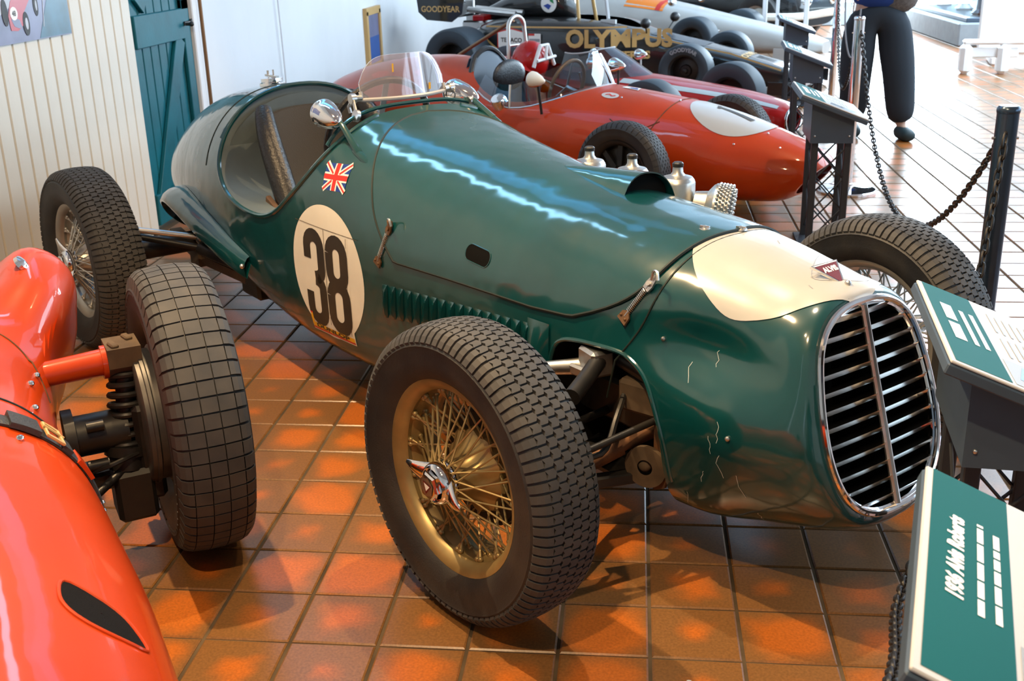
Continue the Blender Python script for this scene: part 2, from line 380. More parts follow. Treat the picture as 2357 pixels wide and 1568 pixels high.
# ------------------------------------------------------------------ room
def structure(o): o['kind'] = 'structure'; return o
WX = -2.63; RX = 6.4; Y0 = -2.2; Y1 = 19.5; CZ = 3.9
floor = structure(MB().box(((WX+RX)/2, (Y0+Y1)/2, -.035), (RX-WX+.3, Y1-Y0, .062)).build('floor', MT['grout'], smooth=0))
def tile_mat():
    m = bpy.data.materials.new('quarry_tile'); m.use_nodes = True; nt = m.node_tree; b = nt.nodes['Principled BSDF']
    N = nt.nodes.new; Lk = nt.links.new
    uv = N('ShaderNodeUVMap'); uv.uv_map = 'tile'
    sp = N('ShaderNodeSeparateXYZ'); Lk(uv.outputs[0], sp.inputs[0])
    tc = N('ShaderNodeTexCoord'); geo = N('ShaderNodeNewGeometry')
    nz = N('ShaderNodeTexNoise'); nz.inputs['Scale'].default_value = 9; nz.inputs['Detail'].default_value = 2; Lk(geo.outputs['Position'], nz.inputs['Vector'])
    fine = N('ShaderNodeTexNoise'); fine.inputs['Scale'].default_value = 160; fine.inputs['Detail'].default_value = 3; Lk(geo.outputs['Position'], fine.inputs['Vector'])
    at = N('ShaderNodeAttribute'); at.attribute_name = 'rnd'
    def mth(op, a, b_=None, c=None):
        n = N('ShaderNodeMath'); n.operation = op
        for i, q in enumerate((a, b_, c)):
            if q is None: continue
            if isinstance(q, (int, float)): n.inputs[i].default_value = q
            else: Lk(q, n.inputs[i])
        return n.outputs[0]
    dx = mth('ABSOLUTE', mth('SUBTRACT', sp.outputs[0], .5)); dy = mth('ABSOLUTE', mth('SUBTRACT', sp.outputs[1], .5))
    p4 = mth('POWER', mth('ADD', mth('POWER', dx, 3.2), mth('POWER', dy, 3.2)), 1/3.2)
    d = mth('ADD', mth('MULTIPLY', p4, 2), mth('MULTIPLY', mth('SUBTRACT', nz.outputs[0], .5), 1.15))
    d = mth('ADD', d, mth('MULTIPLY', mth('SUBTRACT', at.outputs['Fac'], .5), .8))
    mr = N('ShaderNodeMapRange'); mr.interpolation_type = 'SMOOTHSTEP'; mr.inputs[1].default_value = .18; mr.inputs[2].default_value = .86; Lk(d, mr.inputs[0])
    mx = N('ShaderNodeMix'); mx.data_type = 'RGBA'; mx.inputs[6].default_value = (.42, .115, .016, 1); mx.inputs[7].default_value = (.19, .088, .028, 1); Lk(mr.outputs[0], mx.inputs[0])
    m2 = N('ShaderNodeMix'); m2.data_type = 'RGBA'; m2.blend_type = 'MULTIPLY'; m2.inputs[0].default_value = .5
    cr = N('ShaderNodeMapRange'); cr.inputs[1].default_value = .3; cr.inputs[2].default_value = .7; cr.inputs[3].default_value = .55; cr.inputs[4].default_value = 1.35; Lk(fine.outputs[0], cr.inputs[0])
    cc = N('ShaderNodeCombineColor'); [Lk(cr.outputs[0], cc.inputs[i]) for i in range(3)]
    Lk(mx.outputs[2], m2.inputs[6]); Lk(cc.outputs[0], m2.inputs[7]); Lk(m2.outputs[2], b.inputs['Base Color'])
    b.inputs['Roughness'].default_value = .29; b.inputs['Specular IOR Level'].default_value = .45
    bp = N('ShaderNodeBump'); bp.inputs['Strength'].default_value = .12; bp.inputs['Distance'].default_value = .004; Lk(nz.outputs[0], bp.inputs['Height']); Lk(bp.outputs[0], b.inputs['Normal'])
    return m
TM = tile_mat(); PX, PY = .205, .205*.9698; TW, TH = .1965, .1942
def tile_geo(V, F, U, Rn, cx, cy, rnd, lift=0):
    b = len(V); hx, hy, e, z = TW/2, TH/2, .004, lift
    for (sx, sy) in ((-1, -1), (1, -1), (1, 1), (-1, 1)): V.append((cx+sx*(hx-e), cy+sy*(hy-e), z))
    for (sx, sy) in ((-1, -1), (1, -1), (1, 1), (-1, 1)): V.append((cx+sx*hx, cy+sy*hy, z-.003))
    for (sx, sy) in ((-1, -1), (1, -1), (1, 1), (-1, 1)): V.append((cx+sx*hx, cy+sy*hy, z-.006))
    fs = [(0, 1, 2, 3)]+[(4+i, 4+(i+1) % 4, (i+1) % 4, i) for i in range(4)]+[(8+i, 8+(i+1) % 4, 4+(i+1) % 4, 4+i) for i in range(4)]
    for f in fs:
        F.append(tuple(i+b for i in f)); Rn.append(rnd)
        for i in f: U.append(((V[i+b][0]-cx)/TW+.5, (V[i+b][1]-cy)/TH+.5))
def tile_mesh(name, tiles):
    V, F, U, Rn = [], [], [], []
    for t in tiles: tile_geo(V, F, U, Rn, *t)
    me = bpy.data.meshes.new(name); me.from_pydata(V, [], F); me.materials.append(TM)
    uvl = me.uv_layers.new(name='tile'); uvl.data.foreach_set('uv', [c for q in U for c in q])
    a = me.attributes.new('rnd', 'FLOAT', 'FACE'); a.data.foreach_set('value', Rn); me.update()
    return me
variants = [tile_mesh('tile', [(0, 0, k/11)]) for k in range(12)]
gx = lambda i: (i-4.76673)*PX
gy = lambda j: (18.01295-j*.9698137)*PX
cells = []
inv = cam.matrix_world.inverted()
def seen(x, y):
    p = inv @ Vector((x, y, 0))
    if p.z >= -.1: return -1
    u = p.x/-p.z*2571.2/1178.5; v = p.y/-p.z*2571.2/784
    return (1/(p.z*p.z)) if abs(u) < 1.06 and abs(v) < 1.08 else 0
for i in range(-9, 36):
    for j in range(-78, 30):
        x, y = gx(i+.5), gy(j+.5)
        if not (WX+.05 < x < RX-.05 and Y0+.1 < y < Y1-.1): continue
        cells.append((x, y, seen(x, y)))
# tiles that show largest: nearest in view, leaving out those wholly under the green car
def under_car(x, y):
    d = Vector((x-.180, y-2.786)); h = R_(-47); a = d.x*math.cos(h)+d.y*math.sin(h); b = -d.x*math.sin(h)+d.y*math.cos(h)
    if -2.2 < a < -.2 and -.25 < b < .6: return True
    d = Vector((x+1.66, y-2.22)); h = R_(-55); a = d.x*math.cos(h)+d.y*math.sin(h); b = -d.x*math.sin(h)+d.y*math.cos(h)
    return -.8 < a < 1.8 and b < .1
cells.sort(key=lambda c: -c[2]); vis = [c for c in cells if c[2] > 0 and not under_car(c[0], c[1])][:300]; vs = set((c[0], c[1]) for c in vis)
rng = random.Random(3)
for c in vis:
    o = bpy.data.objects.new('tile', rng.choice(variants)); link(o, floor); o.location = (c[0], c[1], rng.uniform(-.0006, .0006))
rest = [(x, y, rng.random(), rng.uniform(-.0006, .0006)) for (x, y, s) in cells if (x, y) not in vs]
o = bpy.data.objects.new('floor_tiles', tile_mesh('floor_tiles', rest)); link(o, floor); o['kind'] = 'stuff'

# left wall: matchboard planks, teal ledged door, then a white painted wall
DY0, DY1 = 5.83, 6.60
wl = structure(MB().box((WX-.12, (Y0+DY0)/2, CZ/2), (.16, DY0-Y0, CZ)).build('wall_left', MT['plank'], smooth=0))
PW = .109
def plank(w, h):
    g = .004; a = w/2-.001; return [(-a, -.02), (a, -.02), (a, .002), (a-g, .012), (a-2*g, .016), (-a+2*g, .016), (-a+g, .012), (-a, .002)]
pm = MB().prism(plank(PW, CZ), (0, 0, 0), (0, 1, 0), (1, 0, 0), (0, 0, CZ-.01)).mesh('plank', MT['plank'], 25)
y = DY0-PW/2-.002
while y > .2:
    p = bpy.data.objects.new('plank', pm); link(p, wl); p.location = (WX-.016, y, .005); y -= PW
# gaps between planks read as thin brown joints
door = structure(MB().box((WX-.055, (DY0+DY1)/2, 1.05), (.05, DY1-DY0-.004, 2.06)).build('door_1', MT['doorp'], smooth=0))
nb = 7; bw = (DY1-DY0-.01)/nb
bm_ = MB().prism(plank(bw, 2), (0, 0, 0), (0, 1, 0), (1, 0, 0), (0, 0, 2.04)).mesh('board', MT['doorp'], 25)
for k in range(nb):
    p = bpy.data.objects.new('board', bm_); link(p, door); p.location = (WX-.03, DY0+.005+bw*(k+.5), .03)
def ledge(n, c, d, rot=None): MB().box(c, d, rot, .004).build(n, MT['doorp'], door)
ym = (DY0+DY1)/2
ledge('ledge', (WX-.001, ym, 1.075), (.024, DY1-DY0-.01, .17))
ledge('ledge', (WX-.001, ym, .12), (.024, DY1-DY0-.01, .17)); ledge('ledge', (WX-.001, ym, 1.93), (.024, DY1-DY0-.01, .15))
ledge('stile', (WX-.001, DY1-.055, .62), (.0236, .10, 1.18)); ledge('stile', (WX-.001, DY1-.055, 1.6), (.0236, .10, .9))
MB().beam((WX-.0015, DY0+.10, .16), (WX-.0015, DY1-.16, 1.0), .12, .022, up=(1, 0, 0), bev=.003).build('brace', MT['doorp'], door)
MB().beam((WX-.0015, DY0+.10, 1.2), (WX-.0015, DY1-.16, 1.88), .12, .022, up=(1, 0, 0), bev=.003).build('brace', MT['doorp'], door)
h = MB(); h.box((WX+.016, DY1-.06, 1.075), (.012, .09, .022), None, .003); h.cyl((WX+.016, DY1-.085, 1.07), (WX+.05, DY1-.085, 1.07), .009); h.sphere((WX+.052, DY1-.085, 1.07), .014); h.box((WX+.018, DY1+.012, 1.075), (.014, .05, .04), None, .004)
h.build('latch', MT['iron'], door)
structure(MB().box((WX-.02, DY1+.05, 1.15), (.10, .085, 2.3), None, .006).build('trim_1', MT['wallw'], smooth=0))
structure(MB().tube([(WX+.04, DY1+.112, .02), (WX+.04, DY1+.112, 2.6)], .012, 8).build('trim_2', MT['brownmetal']))
structure(MB().box((WX-.10, (DY0+DY1)/2, (CZ+2.09)/2), (.1, DY1-DY0, CZ-2.09)).build('trim_3', MT['plank'], smooth=0))
structure(MB().box((WX-.12, (DY1+.09+Y1)/2, CZ/2), (.2, Y1-DY1-.09, CZ)).build('wall_left_far', MT['wallw'], smooth=0))
wr = [(WX+.004, 8.35+.02*math.sin(z*3), z) for z in [k*.12 for k in range(30)]]
tag(MB().tube(wr, .006, 6).build('wall_cable', MT['wallw']), 'thin white cable hanging down the white wall beyond the teal door', 'cable')
# small framed picture on the white wall
pf = thing('framed_picture', 'gold-framed picture with a dark and blue print on the white wall', 'picture', (WX-.02, 11.4, .28))
f = MB(); f.box((.02, 0, .56), (.04, .62, .07)); f.box((.02, -.28, .28), (.04, .07, .56)); f.box((.02, .28, .28), (.04, .07, .56)); f.box((.02, 0, .03), (.04, .62, .05)); f.build('frame', MT['goldline'], pf, smooth=0)
MB().box((.018, 0, .42), (.012, .5, .22)).build('print', MT['photo_road'], pf, smooth=0); MB().box((.018, 0, .18), (.012, .5, .26)).build('print', MT['bluemark'], pf, smooth=0)
# poster of a red racing car
po = thing('wall_poster', 'colour photograph poster of a red racing car number 48 on the plank wall', 'poster', (WX+.004, 4.40, 1.13))
MB().box((.002, 0, .36), (.004, 1.5, .72)).build('print', MT['photo_road'], po, smooth=0, label='blue-grey track of the photograph')
def pp(poly, m, name, x, lab=None): MB().prism(poly, (x, 0, 0), (0, 1, 0), (0, 0, 1), (.0008, 0, 0)).build(name, MT[m], po, smooth=0, label=lab)
T_ = lambda P_: [(.247+(a-.235)*.60, b*.50+.018) for a, b in P_]
pp([(.455, 0.004), (.745, .004), (.745, .71), (.93*.745, .71), (.565, .17)], 'photo_grass', 'print', .0042, 'dark green verge of the photograph')
pp([(-.2, .09), (.16, .12), (.31, .17), (.45, .30), (.60, .71), (-.2, .71)], 'photo_wall', 'print', .0042, 'pale roadside of the photograph')
pp(T_([(.20, .07), (.29, .06), (.37, .10), (.40, .2), (.44, .24), (.50, .30), (.60, .70), (.42, .72), (.34, .40), (.24, .30), (.19, .19)]), 'photo_red', 'car_print', .0050, 'printed red racing car')
def ring(c, r1, r2, n=20): return [(c[0]+r1*math.cos(2*PI*i/n), c[1]+r2*math.sin(2*PI*i/n)) for i in range(n)]
pp(T_([(.22, .16), (.25, .10), (.31, .08), (.35, .09), (.33, .15), (.27, .17)]), 'photo_road', 'print', .0056)
pp(T_(ring((.415, .11), .045, .10)), 'rubber', 'print', .0058); pp(T_(ring((.42, .11), .02, .05)), 'photo_wall', 'print', .0062)
pp(T_(ring((.15, .22), .04, .11)), 'rubber', 'print', .0058); pp(T_(ring((.585, .25), .035, .09)), 'rubber', 'print', .0046); pp(T_(ring((.59, .25), .014, .045)), 'photo_wall', 'print', .0052)
pp(T_(ring((.265, .205), .050, .055)), 'mark_white', 'number_disc', .0060)
t_ = MB(); text_on(t_, '48', .030, (.0074, .265, .120), (0, 1, 0), (0, 0, 1), .001); t_.build('number', MT['ink'], po, smooth=0)
pp([(.500, .05), (.505, .05), (.535, .20), (.530, .20)], 'photo_wall', 'print', .005)

# remaining shell
structure(MB().box(((WX+RX)/2, Y0-.06, CZ/2), (RX-WX, .12, CZ)).build('wall_front', MT['plank'], smooth=0))
structure(MB().box(((WX+RX)/2, (Y0+Y1)/2, CZ+.05), (RX-WX+.3, Y1-Y0, .1)).build('ceiling', MT['ceil'], smooth=0))
# right wall with a row of windows
mbw = MB(); segs = [(-2.2, -.2), (2.4, 3.0), (5.6, 6.2), (8.8, 9.4), (12.0, 12.6), (15.2, 19.5)]
mbw.box((RX+.06, (Y0+Y1)/2, .5), (.12, Y1-Y0, 1.0)); mbw.box((RX+.06, (Y0+Y1)/2, (CZ+3.0)/2), (.12, Y1-Y0, CZ-3.0))
for a, b in segs: mbw.box((RX+.06, (a+b)/2, 2.0), (.12, b-a, 2.0))
structure(mbw.build('wall_right', MT['wallw'], smooth=0))
wn = 0
for (a, b) in ((-.2, 2.4), (3.0, 5.6), (6.2, 8.8), (9.4, 12.0), (12.6, 15.2)):
    wn += 1; w = MB()
    for q in range(4): w.box((RX+.06, a+(b-a)*q/3, 2.0), (.05, .05, 2.0))
    for z in (1.0, 2.0, 3.0): w.box((RX+.06, (a+b)/2, z), (.05, b-a, .05))
    wo = structure(w.build('window_%d' % wn, MT['wallw'], smooth=0))
# back wall with a wide glazed doorway standing open to the daylight
bw_ = MB(); bw_.box(((WX+3.1)/2, Y1+.06, CZ/2), (3.1-WX, .12, CZ)); bw_.box((4.75, Y1+.06, (CZ+3.1)/2), (3.3, .12, CZ-3.1))
structure(bw_.build('wall_back', MT['wallw'], smooth=0))
w = MB(); w.box((3.14, Y1+.05, 1.55), (.08, .1, 3.1)); w.box((6.3, Y1+.05, 1.55), (.08, .1, 3.1)); w.box((4.7, Y1+.05, 3.06), (3.2, .1, .08)); w.box((4.75, Y1+.05, 1.5), (.06, .06, 3.0))
structure(w.build('door_2', MT['wallw'], smooth=0))
structure(MB().box((4.7, Y1+3.2, -.06), (12, 6.3, .06)).build('ground', MT['concrete'], smooth=0))
# ------------------------------------------------------------------ wheels
def tyre_parts(R, w, rimr, n=92, ribs=5, zig=True, rubber='rubber', tread='tread', lug=True, depth=.007, deep=1.0):
    h = w/2; c = R-depth
    prof = [(rimr-.006, -.60*h), (rimr+.004, -.74*h), (rimr+.02, -.88*h), (rimr+(c-rimr)*.42, -1.0*h), (rimr+(c-rimr)*.66, -.99*h), (rimr+(c-rimr)*.70, -.985*h-.003), (rimr+(c-rimr)*.74, -.965*h), (c-.022, -.90*h), (c-.010, -.80*h), (c-.004, -.66*h), (c, -.35*h)]
    prof = prof+[(c+.0005, 0)]+[(r, -y) for r, y in prof[::-1]]
    ty = MB().lathe(prof, 72, ax=(0, 1, 0)); tr = MB()
    tw = 1.30*h; x0 = -tw/2; rw = tw/ribs; g = .0026; amp = rw*.24 if zig else 0
    def Rc(y): return R-.0055*(abs(y)/(tw/2))**2.2
    for k in range(n):
        for j in range(ribs):
            a0, a1 = 2*PI*(k+.5*(j % 2 if zig else 0))/n, 2*PI*(k+1+.5*(j % 2 if zig else 0))/n; da = .0024/R if zig else .0022/R
            am = (a0+a1)/2; s = amp
            ya, yb = x0+rw*j+g/2, x0+rw*(j+1)-g/2
            if zig: pts = [(a0+da, ya-s*.5), (am, ya+s*.5), (a1-da, ya-s*.5), (a1-da+.25*(a1-a0)*0, yb-s*.5), (am, yb+s*.5), (a0+da, yb-s*.5)]
            else: pts = [(a0+da, ya), (a1-da, ya), (a1-da, yb), (a0+da, yb)]
            m = len(pts)
            top = [(Rc(y)*math.cos(a), y, Rc(y)*math.sin(a)) for a, y in pts]; bot = [((c-.004)*math.cos(a), y, (c-.004)*math.sin(a)) for a, y in pts]
            b = [tuple(range(m))]+[(i, m+i, m+(i+1) % m, (i+1) % m) for i in range(m)]
            tr.add(top+bot, b)
        if lug:
            a0, a1 = 2*PI*k/n, 2*PI*(k+1)/n; da = .0035/R
            for sg in (-1, 1):
                A = [(Rc(tw/2), tw/2+.001), (R-.0105, .80*h), (R-.0215, .905*h+.002), (R-.034*deep, .975*h+.0035)]
                rows = [[(r*math.cos(a)*1.0, sg*y, r*math.sin(a)) for a in (a0+da, a1-da)] for r, y in A]
                low = [[((r-.009)*math.cos(a), sg*(y-.005), (r-.009)*math.sin(a)) for a in (a0+da, a1-da)] for r, y in A]
                V = [p for q in rows for p in q]+[p for q in low for p in q]
                F = [(0, 1, 3, 2), (2, 3, 5, 4), (4, 5, 7, 6), (0, 2, 10, 8), (2, 4, 12, 10), (4, 6, 14, 12), (1, 9, 11, 3), (3, 11, 13, 5), (5, 13, 15, 7), (6, 7, 15, 14)]
                tr.add(V, [f if sg < 0 else f[::-1] for f in F])
    return ty.mesh('tyre', MT[rubber], 40), tr.mesh('tread', MT[tread], 0, weld=False)
def rim_mesh(r, h, m, well=.885):
    p = [(r-.004, -h), (r+.006, -h-.002), (r+.004, -h+.006), (r-.012, -h+.010), (r-.016, -h*.62), (r*well+.012, -h*.45), (r*well, -h*.1), (r*well, h*.3), (r-.016, h*.6), (r-.012, h-.01), (r+.004, h-.006), (r+.006, h+.002), (r-.004, h),
         (r-.018, h-.012), (r-.022, h*.6), (r*well-.006, h*.3), (r*well-.006, -h*.1), (r*well+.005, -h*.47), (r-.023, -h*.64), (r-.018, -h+.012)]
    mb = MB().lathe(p+[p[0]], 64, ax=(0, 1, 0)); return mb.mesh('rim', m, 30)
def spoke_mesh(hr, hy, rr, ry, off, m, tilt=1):
    a = off; p0 = Vector((hr*math.sin(-a*.1), hy, hr*math.cos(a*.1))); p1 = Vector((rr*math.sin(a), ry, rr*math.cos(a)))
    mb = MB(); mb.cyl(p0, p1, .0026, n=5, caps=False); d = (p1-p0).normalized()
    mb.cyl(p1-d*.020, p1-d*.002, .0036, .0050, n=6); mb.sphere(p1, .0076, 7, 5)
    return mb.mesh('spoke', m, 60)
def spinner_mesh():
    mb = MB(); y = -.112
    mb.lathe([(.046, -.070), (.050, -.078), (.050, -.100), (.046, -.112), (.040, -.116), (.036, -.113), (.034, -.110)], 32, ax=(0, 1, 0))
    mb.lathe([(.0345, -.108), (.0345, -.124), (.030, -.128), (0.0005, -.129)], 6, ax=(0, 1, 0), m=None)
    for s in (0, PI):
        P = []
        for t in [i/8 for i in range(9)]:
            r = .040+.064*t; yy = -.094-.020*math.sin(t*PI*.5)*.9; wd = .024*(1-t)**.9+.006; th = .010*(1-t)+.004
            cx = Vector((math.cos(s)*r, yy, math.sin(s)*r)); tx = Vector((-math.sin(s), 0, math.cos(s)))
            P.append([cx+tx*(wd*math.cos(q))+Vector((0, 1, 0))*(th*math.sin(q)) for q in [2*PI*i/10 for i in range(10)]])
        mb.grid(P, closev=True); mb.add(P[-1], [tuple(range(10))])
    mb.m = [MT['chrome']]
    mb.add([(.024*math.cos(a), -.1296, .024*math.sin(a)) for a in [2*PI*i/6+PI/6 for i in range(6)]], [tuple(range(6))], MT['steel']); mb.add([(-.016, -.1302, .010), (.016, -.1302, .010), (0, -.1302, -.018)], [(0, 1, 2)], MT['badge']); mb.add([(-.011, -.1305, .007), (.011, -.1305, .007), (0, -.1305, -.010)], [(0, 1, 2)], MT['mark_white'])
    return mb.mesh('spinner', MT['chrome'], 40)
def hub_mesh(m):
    mb = MB(); n = 60; P = []
    prof = [(.040, -.094), (.044, -.088), (.046, -.07), (.052, -.045), (.064, -.02), (.082, -.004), (.096, .004), (.100, .012), (.100, .04), (.09, .05)]
    for i in range(n):
        a = 2*PI*i/n; k = 1+.06*math.cos(10*a)
        P.append([(r*(k if 4 <= q <= 7 else 1)*math.cos(a), y, r*(k if 4 <= q <= 7 else 1)*math.sin(a)) for q, (r, y) in enumerate(prof)])
    mb.grid(P, closeu=True); mb.lathe([(.0005, -.07), (.040, -.07)], 24, ax=(0, 1, 0)); return mb.mesh('hub', m, 30)
def drum_mesh():
    mb = MB().lathe([(.03, .02), (.135, .022), (.14, .03), (.14, .05), (.146, .052), (.146, .058), (.14, .06), (.14, .09), (.12, .10), (.03, .10)], 40, ax=(0, 1, 0)); return mb.mesh('brake_drum', MT['iron'], 30)
def new(name, me, parent, loc=None, rot=None, label=None, kind=None):
    o = bpy.data.objects.new(name, me); link(o, parent)
    if loc is not None: o.location = loc
    if rot is not None: o.rotation_euler = rot
    return tag(o, label, kind=kind)
def wire_wheel(car, loc, R, w, rimr, met, nsp=64, flip=False, spin=0, camber=0, toe=0, tread='tread', rubber='rubber', name='wheel', cache={}):
    key = (R, w, rimr, met, tread)
    if key not in cache:
        ty, tr = tyre_parts(R, w, rimr, tread=tread, rubber=rubber)
        m = MT[met]
        cache[key] = dict(rim=rim_mesh(rimr, .066, m), ty=ty, tr=tr, hub=hub_mesh(m), sp=spinner_mesh(), dr=drum_mesh(),
            s=[spoke_mesh(.043, -.086, rimr*.885-.004, -.010, o, m) for o in (.42, -.42)]+[spoke_mesh(.090, .010, rimr*.885-.001, -.036, o, m) for o in (.30, -.30)]+[spoke_mesh(.092, .03, rimr*.885-.003, .004, o, m) for o in (.3, -.3)])
    q = cache[key]
    wh = new(name, q['rim'], car, loc, (camber, 0, (PI if flip else 0)+toe))
    new('tyre', q['ty'], wh); new('tread', q['tr'], wh, kind='stuff')
    new('hub', q['hub'], wh, rot=(0, spin, 0)); new('spinner', q['sp'], wh, rot=(0, spin, 0)); new('brake_drum', q['dr'], wh)
    for k in range(nsp):
        a = 2*PI*(k+.5*(k % 2))/nsp
        new('spoke', q['s'][k % 4], wh, rot=(0, a, 0))
    for k in range(nsp//4): new('spoke', q['s'][4+k % 2], wh, rot=(0, 2*PI*(k+.3)/(nsp//4), 0))
    return wh
# ------------------------------------------------------------------ the green car
GO = Vector((.18008, 2.78560, 0)); GH = R_(-47)
green = thing('racing_car', 'green vintage single-seat racing car with white nose and number 38 roundel', 'racing car', GO, GH)
GB = Body([
 # x     w     zt    zb    zm   nu   nl   tilt
 (.545, .206, .738, .256, .49, 2.7, 2.7, .306),
 (.537, .220, .746, .242, .485, 2.6, 2.6, .306),
 (.50, .246, .756, .220, .475, 2.4, 2.5, .30),
 (.44, .266, .766, .195, .465, 2.2, 2.5, .27),
 (.34, .288, .782, .170, .465, 2.2, 2.8, .20),
 (.20, .302, .802, .148, .475, 2.25, 4.2, .10),
 (.05, .312, .816, .145, .50, 2.3, 4.6, .03),
 (-.2, .328, .832, .142, .50, 2.3, 5, 0),
 (-.6, .352, .868, .138, .50, 2.3, 5.5, 0),
 (-1.0, .385, .915, .135, .49, 2.65, 5.5, 0),
 (-1.22, .405, .945, .135, .49, 3.0, 5.2, 0),
 (-1.31, .410, .968, .135, .49, 3.2, 5.1, 0),
 (-1.40, .414, .992, .136, .49, 3.2, 5, 0),
 (-1.6, .420, .992, .14, .50, 2.9, 4.4, 0),
 (-2.0, .42, .982, .16, .51, 2.3, 3.0, 0),
 (-2.2, .41, .975, .18, .54, 2.25, 2.4, 0),
 (-2.5, .375, .948, .20, .54, 2.15, 2.2, 0),
 (-2.8, .32, .885, .25, .53, 2.05, 2.05, 0),
 (-3.1, .245, .755, .30, .51, 2, 2, 0),
 (-3.3, .165, .645, .36, .495, 2, 2, 0),
 (-3.42, .09, .565, .42, .49, 2, 2, 0),
 (-3.455, .03, .52, .46, .488, 2, 2, 0)])
def gdisp(x, y, z):                               # hollow along the nose flank, as the beaten panel has it
    k = math.exp(-((x-.27)/.20)**2)*math.exp(-((z-.60)/.075)**2); y *= 1-.19*k
    k2 = math.exp(-((x-.30)/.20)**2)*math.exp(-((z-.44)/.10)**2); y *= 1+.06*k2
    return y, z
GB.disp = gdisp
xs = [-3.455, -3.44, -3.42, -3.39, -3.35]+[-3.3+i*.045 for i in range(77)]
xs = [x for x in xs if x < .15]+[.15+.025*i for i in range(12)]+[.45, .465, .48, .492, .504, .514, .523, .530, .535, .540, .545]
bodymb = GB.mb(nt=112, m=MT['green'], dense=xs)
GBVH = draper(bodymb)
body = bodymb.build('body', parent=green)
cut = []
def cutter(mb, m): o = mb.build('cutter', m); o.parent = green; cut.append(o)
# cockpit cutaway profile
CK = [(-2.20, 1.15), (-2.215, .93), (-2.205, .84), (-2.175, .73), (-2.12, .66), (-2.03, .612), (-1.90, .588), (-1.76, .590), (-1.64, .625), (-1.54, .688), (-1.45, .755), (-1.37, .83), (-1.32, .90), (-1.315, .95), (-1.36, 1.0), (-1.40, 1.15)]
CKs = [CK[0]]+[(p.x, p.y) for p in crom([(a, b, 0) for a, b in CK[1:-1]], 4)]+[CK[-1]]
cutter(MB().prism(CKs, (0, -.6, 0), (1, 0, 0), (0, 0, 1), (0, 1.2, 0)), MT['greytrim'])
tub = [[GB.P(x, 2*PI*(j+.5)/64) for j in range(64)] for x in [-2.19+.02*i for i in range(45)]]
tub = [[Vector((p.x, p.y*.955, max(.27, p.z*.985))) for p in r] for r in tub]
tm = MB(); tm.grid(tub, closev=True); nt_ = 64
for k, row in ((0, tub[0]), (-1, tub[-1])):
    c = sum(row, Vector())/nt_; tm.add(row+[c], [((j+1) % nt_, j, nt_) if k else (j, (j+1) % nt_, nt_) for j in range(nt_)])
cutter(tm, MT['greytrim'])
# front suspension openings and rear axle openings
FA = [(-.225, .05), (-.225, .46), (-.20, .515), (-.14, .54), (0, .548), (.06, .535), (.115, .50), (.15, .44), (.168, .36), (.172, .26), (.175, .05)]
RA = [(-2.86, .05), (-2.86, .40), (-2.80, .455), (-2.70, .475), (-2.55, .468), (-2.30, .415), (-2.08, .345), (-1.99, .30), (-1.975, .05)]
for sy in (-1, 1):
    cutter(MB().prism(FA, (0, sy*.135, 0), (1, 0, 0), (0, 0, 1), (0, sy*.5, 0)), MT['dark'])
    cutter(MB().prism(RA, (0, sy*.16, 0), (1, 0, 0), (0, 0, 1), (0, sy*.5, 0)), MT['dark'])
# grille mouth
gc = GB.P(.545, 0); gc.y = 0; gp = [gc+(GB.P(.545, 2*PI*i/64)-gc)*.945 for i in range(64)]; gax = Vector((1, 0, .306)).normalized()
gin = [gc+(p-gc)*.955 for p in gp]
gm = MB(); rows = [[p+gax*.08 for p in gin], [p-gax*.30 for p in gin]]; gm.grid(rows, closev=True); gm.add(rows[0], [tuple(range(64))[::-1]]); gm.add(rows[1], [tuple(range(64))])
cutter(gm, MT['dark'])
# slot in the bonnet side
def rrect(w, h, r, n=6):
    out = []
    for cx, cy, a in ((w/2-r, h/2-r, 0), (-w/2+r, h/2-r, PI/2), (-w/2+r, -h/2+r, PI), (w/2-r, -h/2+r, 1.5*PI)):
        out += [(cx+r*math.cos(a+PI/2*i/n), cy+r*math.sin(a+PI/2*i/n)) for i in range(n+1)]
    return out
bpy.context.view_layer.update()
boolcut(body, cut); cut = []

# bonnet: separate raised panel
def bonnet_pt(u, s, off):                          # u 0 rear..1 front ; s -1 near..1 far
    f = abs(s); xr = -1.275+.30*f+.10*max(0, f-.75)**2*16*.6; xf = .115-.06*f-.20*f**7
    x = xr+(xf-xr)*u; zl = .592+.03*max(0, (x+.3)/.5)
    t = GB.tz(x, zl, True); ang = PI/2+(t-PI/2)*f*(1 if s < 0 else -1)
    return GB.P(x, ang, off)
NS, NU = 44, 46
ss = [-1+2*j/NS for j in range(NS+1)]
top = [[bonnet_pt(i/NU, s, .0065) for s in ss] for i in range(NU+1)]
bot = [[bonnet_pt(i/NU, s, .0005) for s in ss] for i in range(NU+1)]
bn = MB(); bn.grid(top, m=MT['green'])
edge = [(0, j) for j in range(NS+1)]+[(i, NS) for i in range(1, NU+1)]+[(NU, j) for j in range(NS-1, -1, -1)]+[(i, 0) for i in range(NU-1, 0, -1)]
E1 = [top[i][j] for i, j in edge]; E0 = [bot[i][j] for i, j in edge]
bn.grid([E1, E0], closev=True, m=MT['seam'])
BNB = draper(bn)
bonnet = bn.build('bonnet', parent=green)
sl = MB().prism(rrect(.105, .042, .02), (-.545, -.6, .677), (1, 0, -.10), (.10, 0, 1), (0, .5, 0)).build('cutter', MT['dark']); sl.parent = green
bpy.context.view_layer.update()
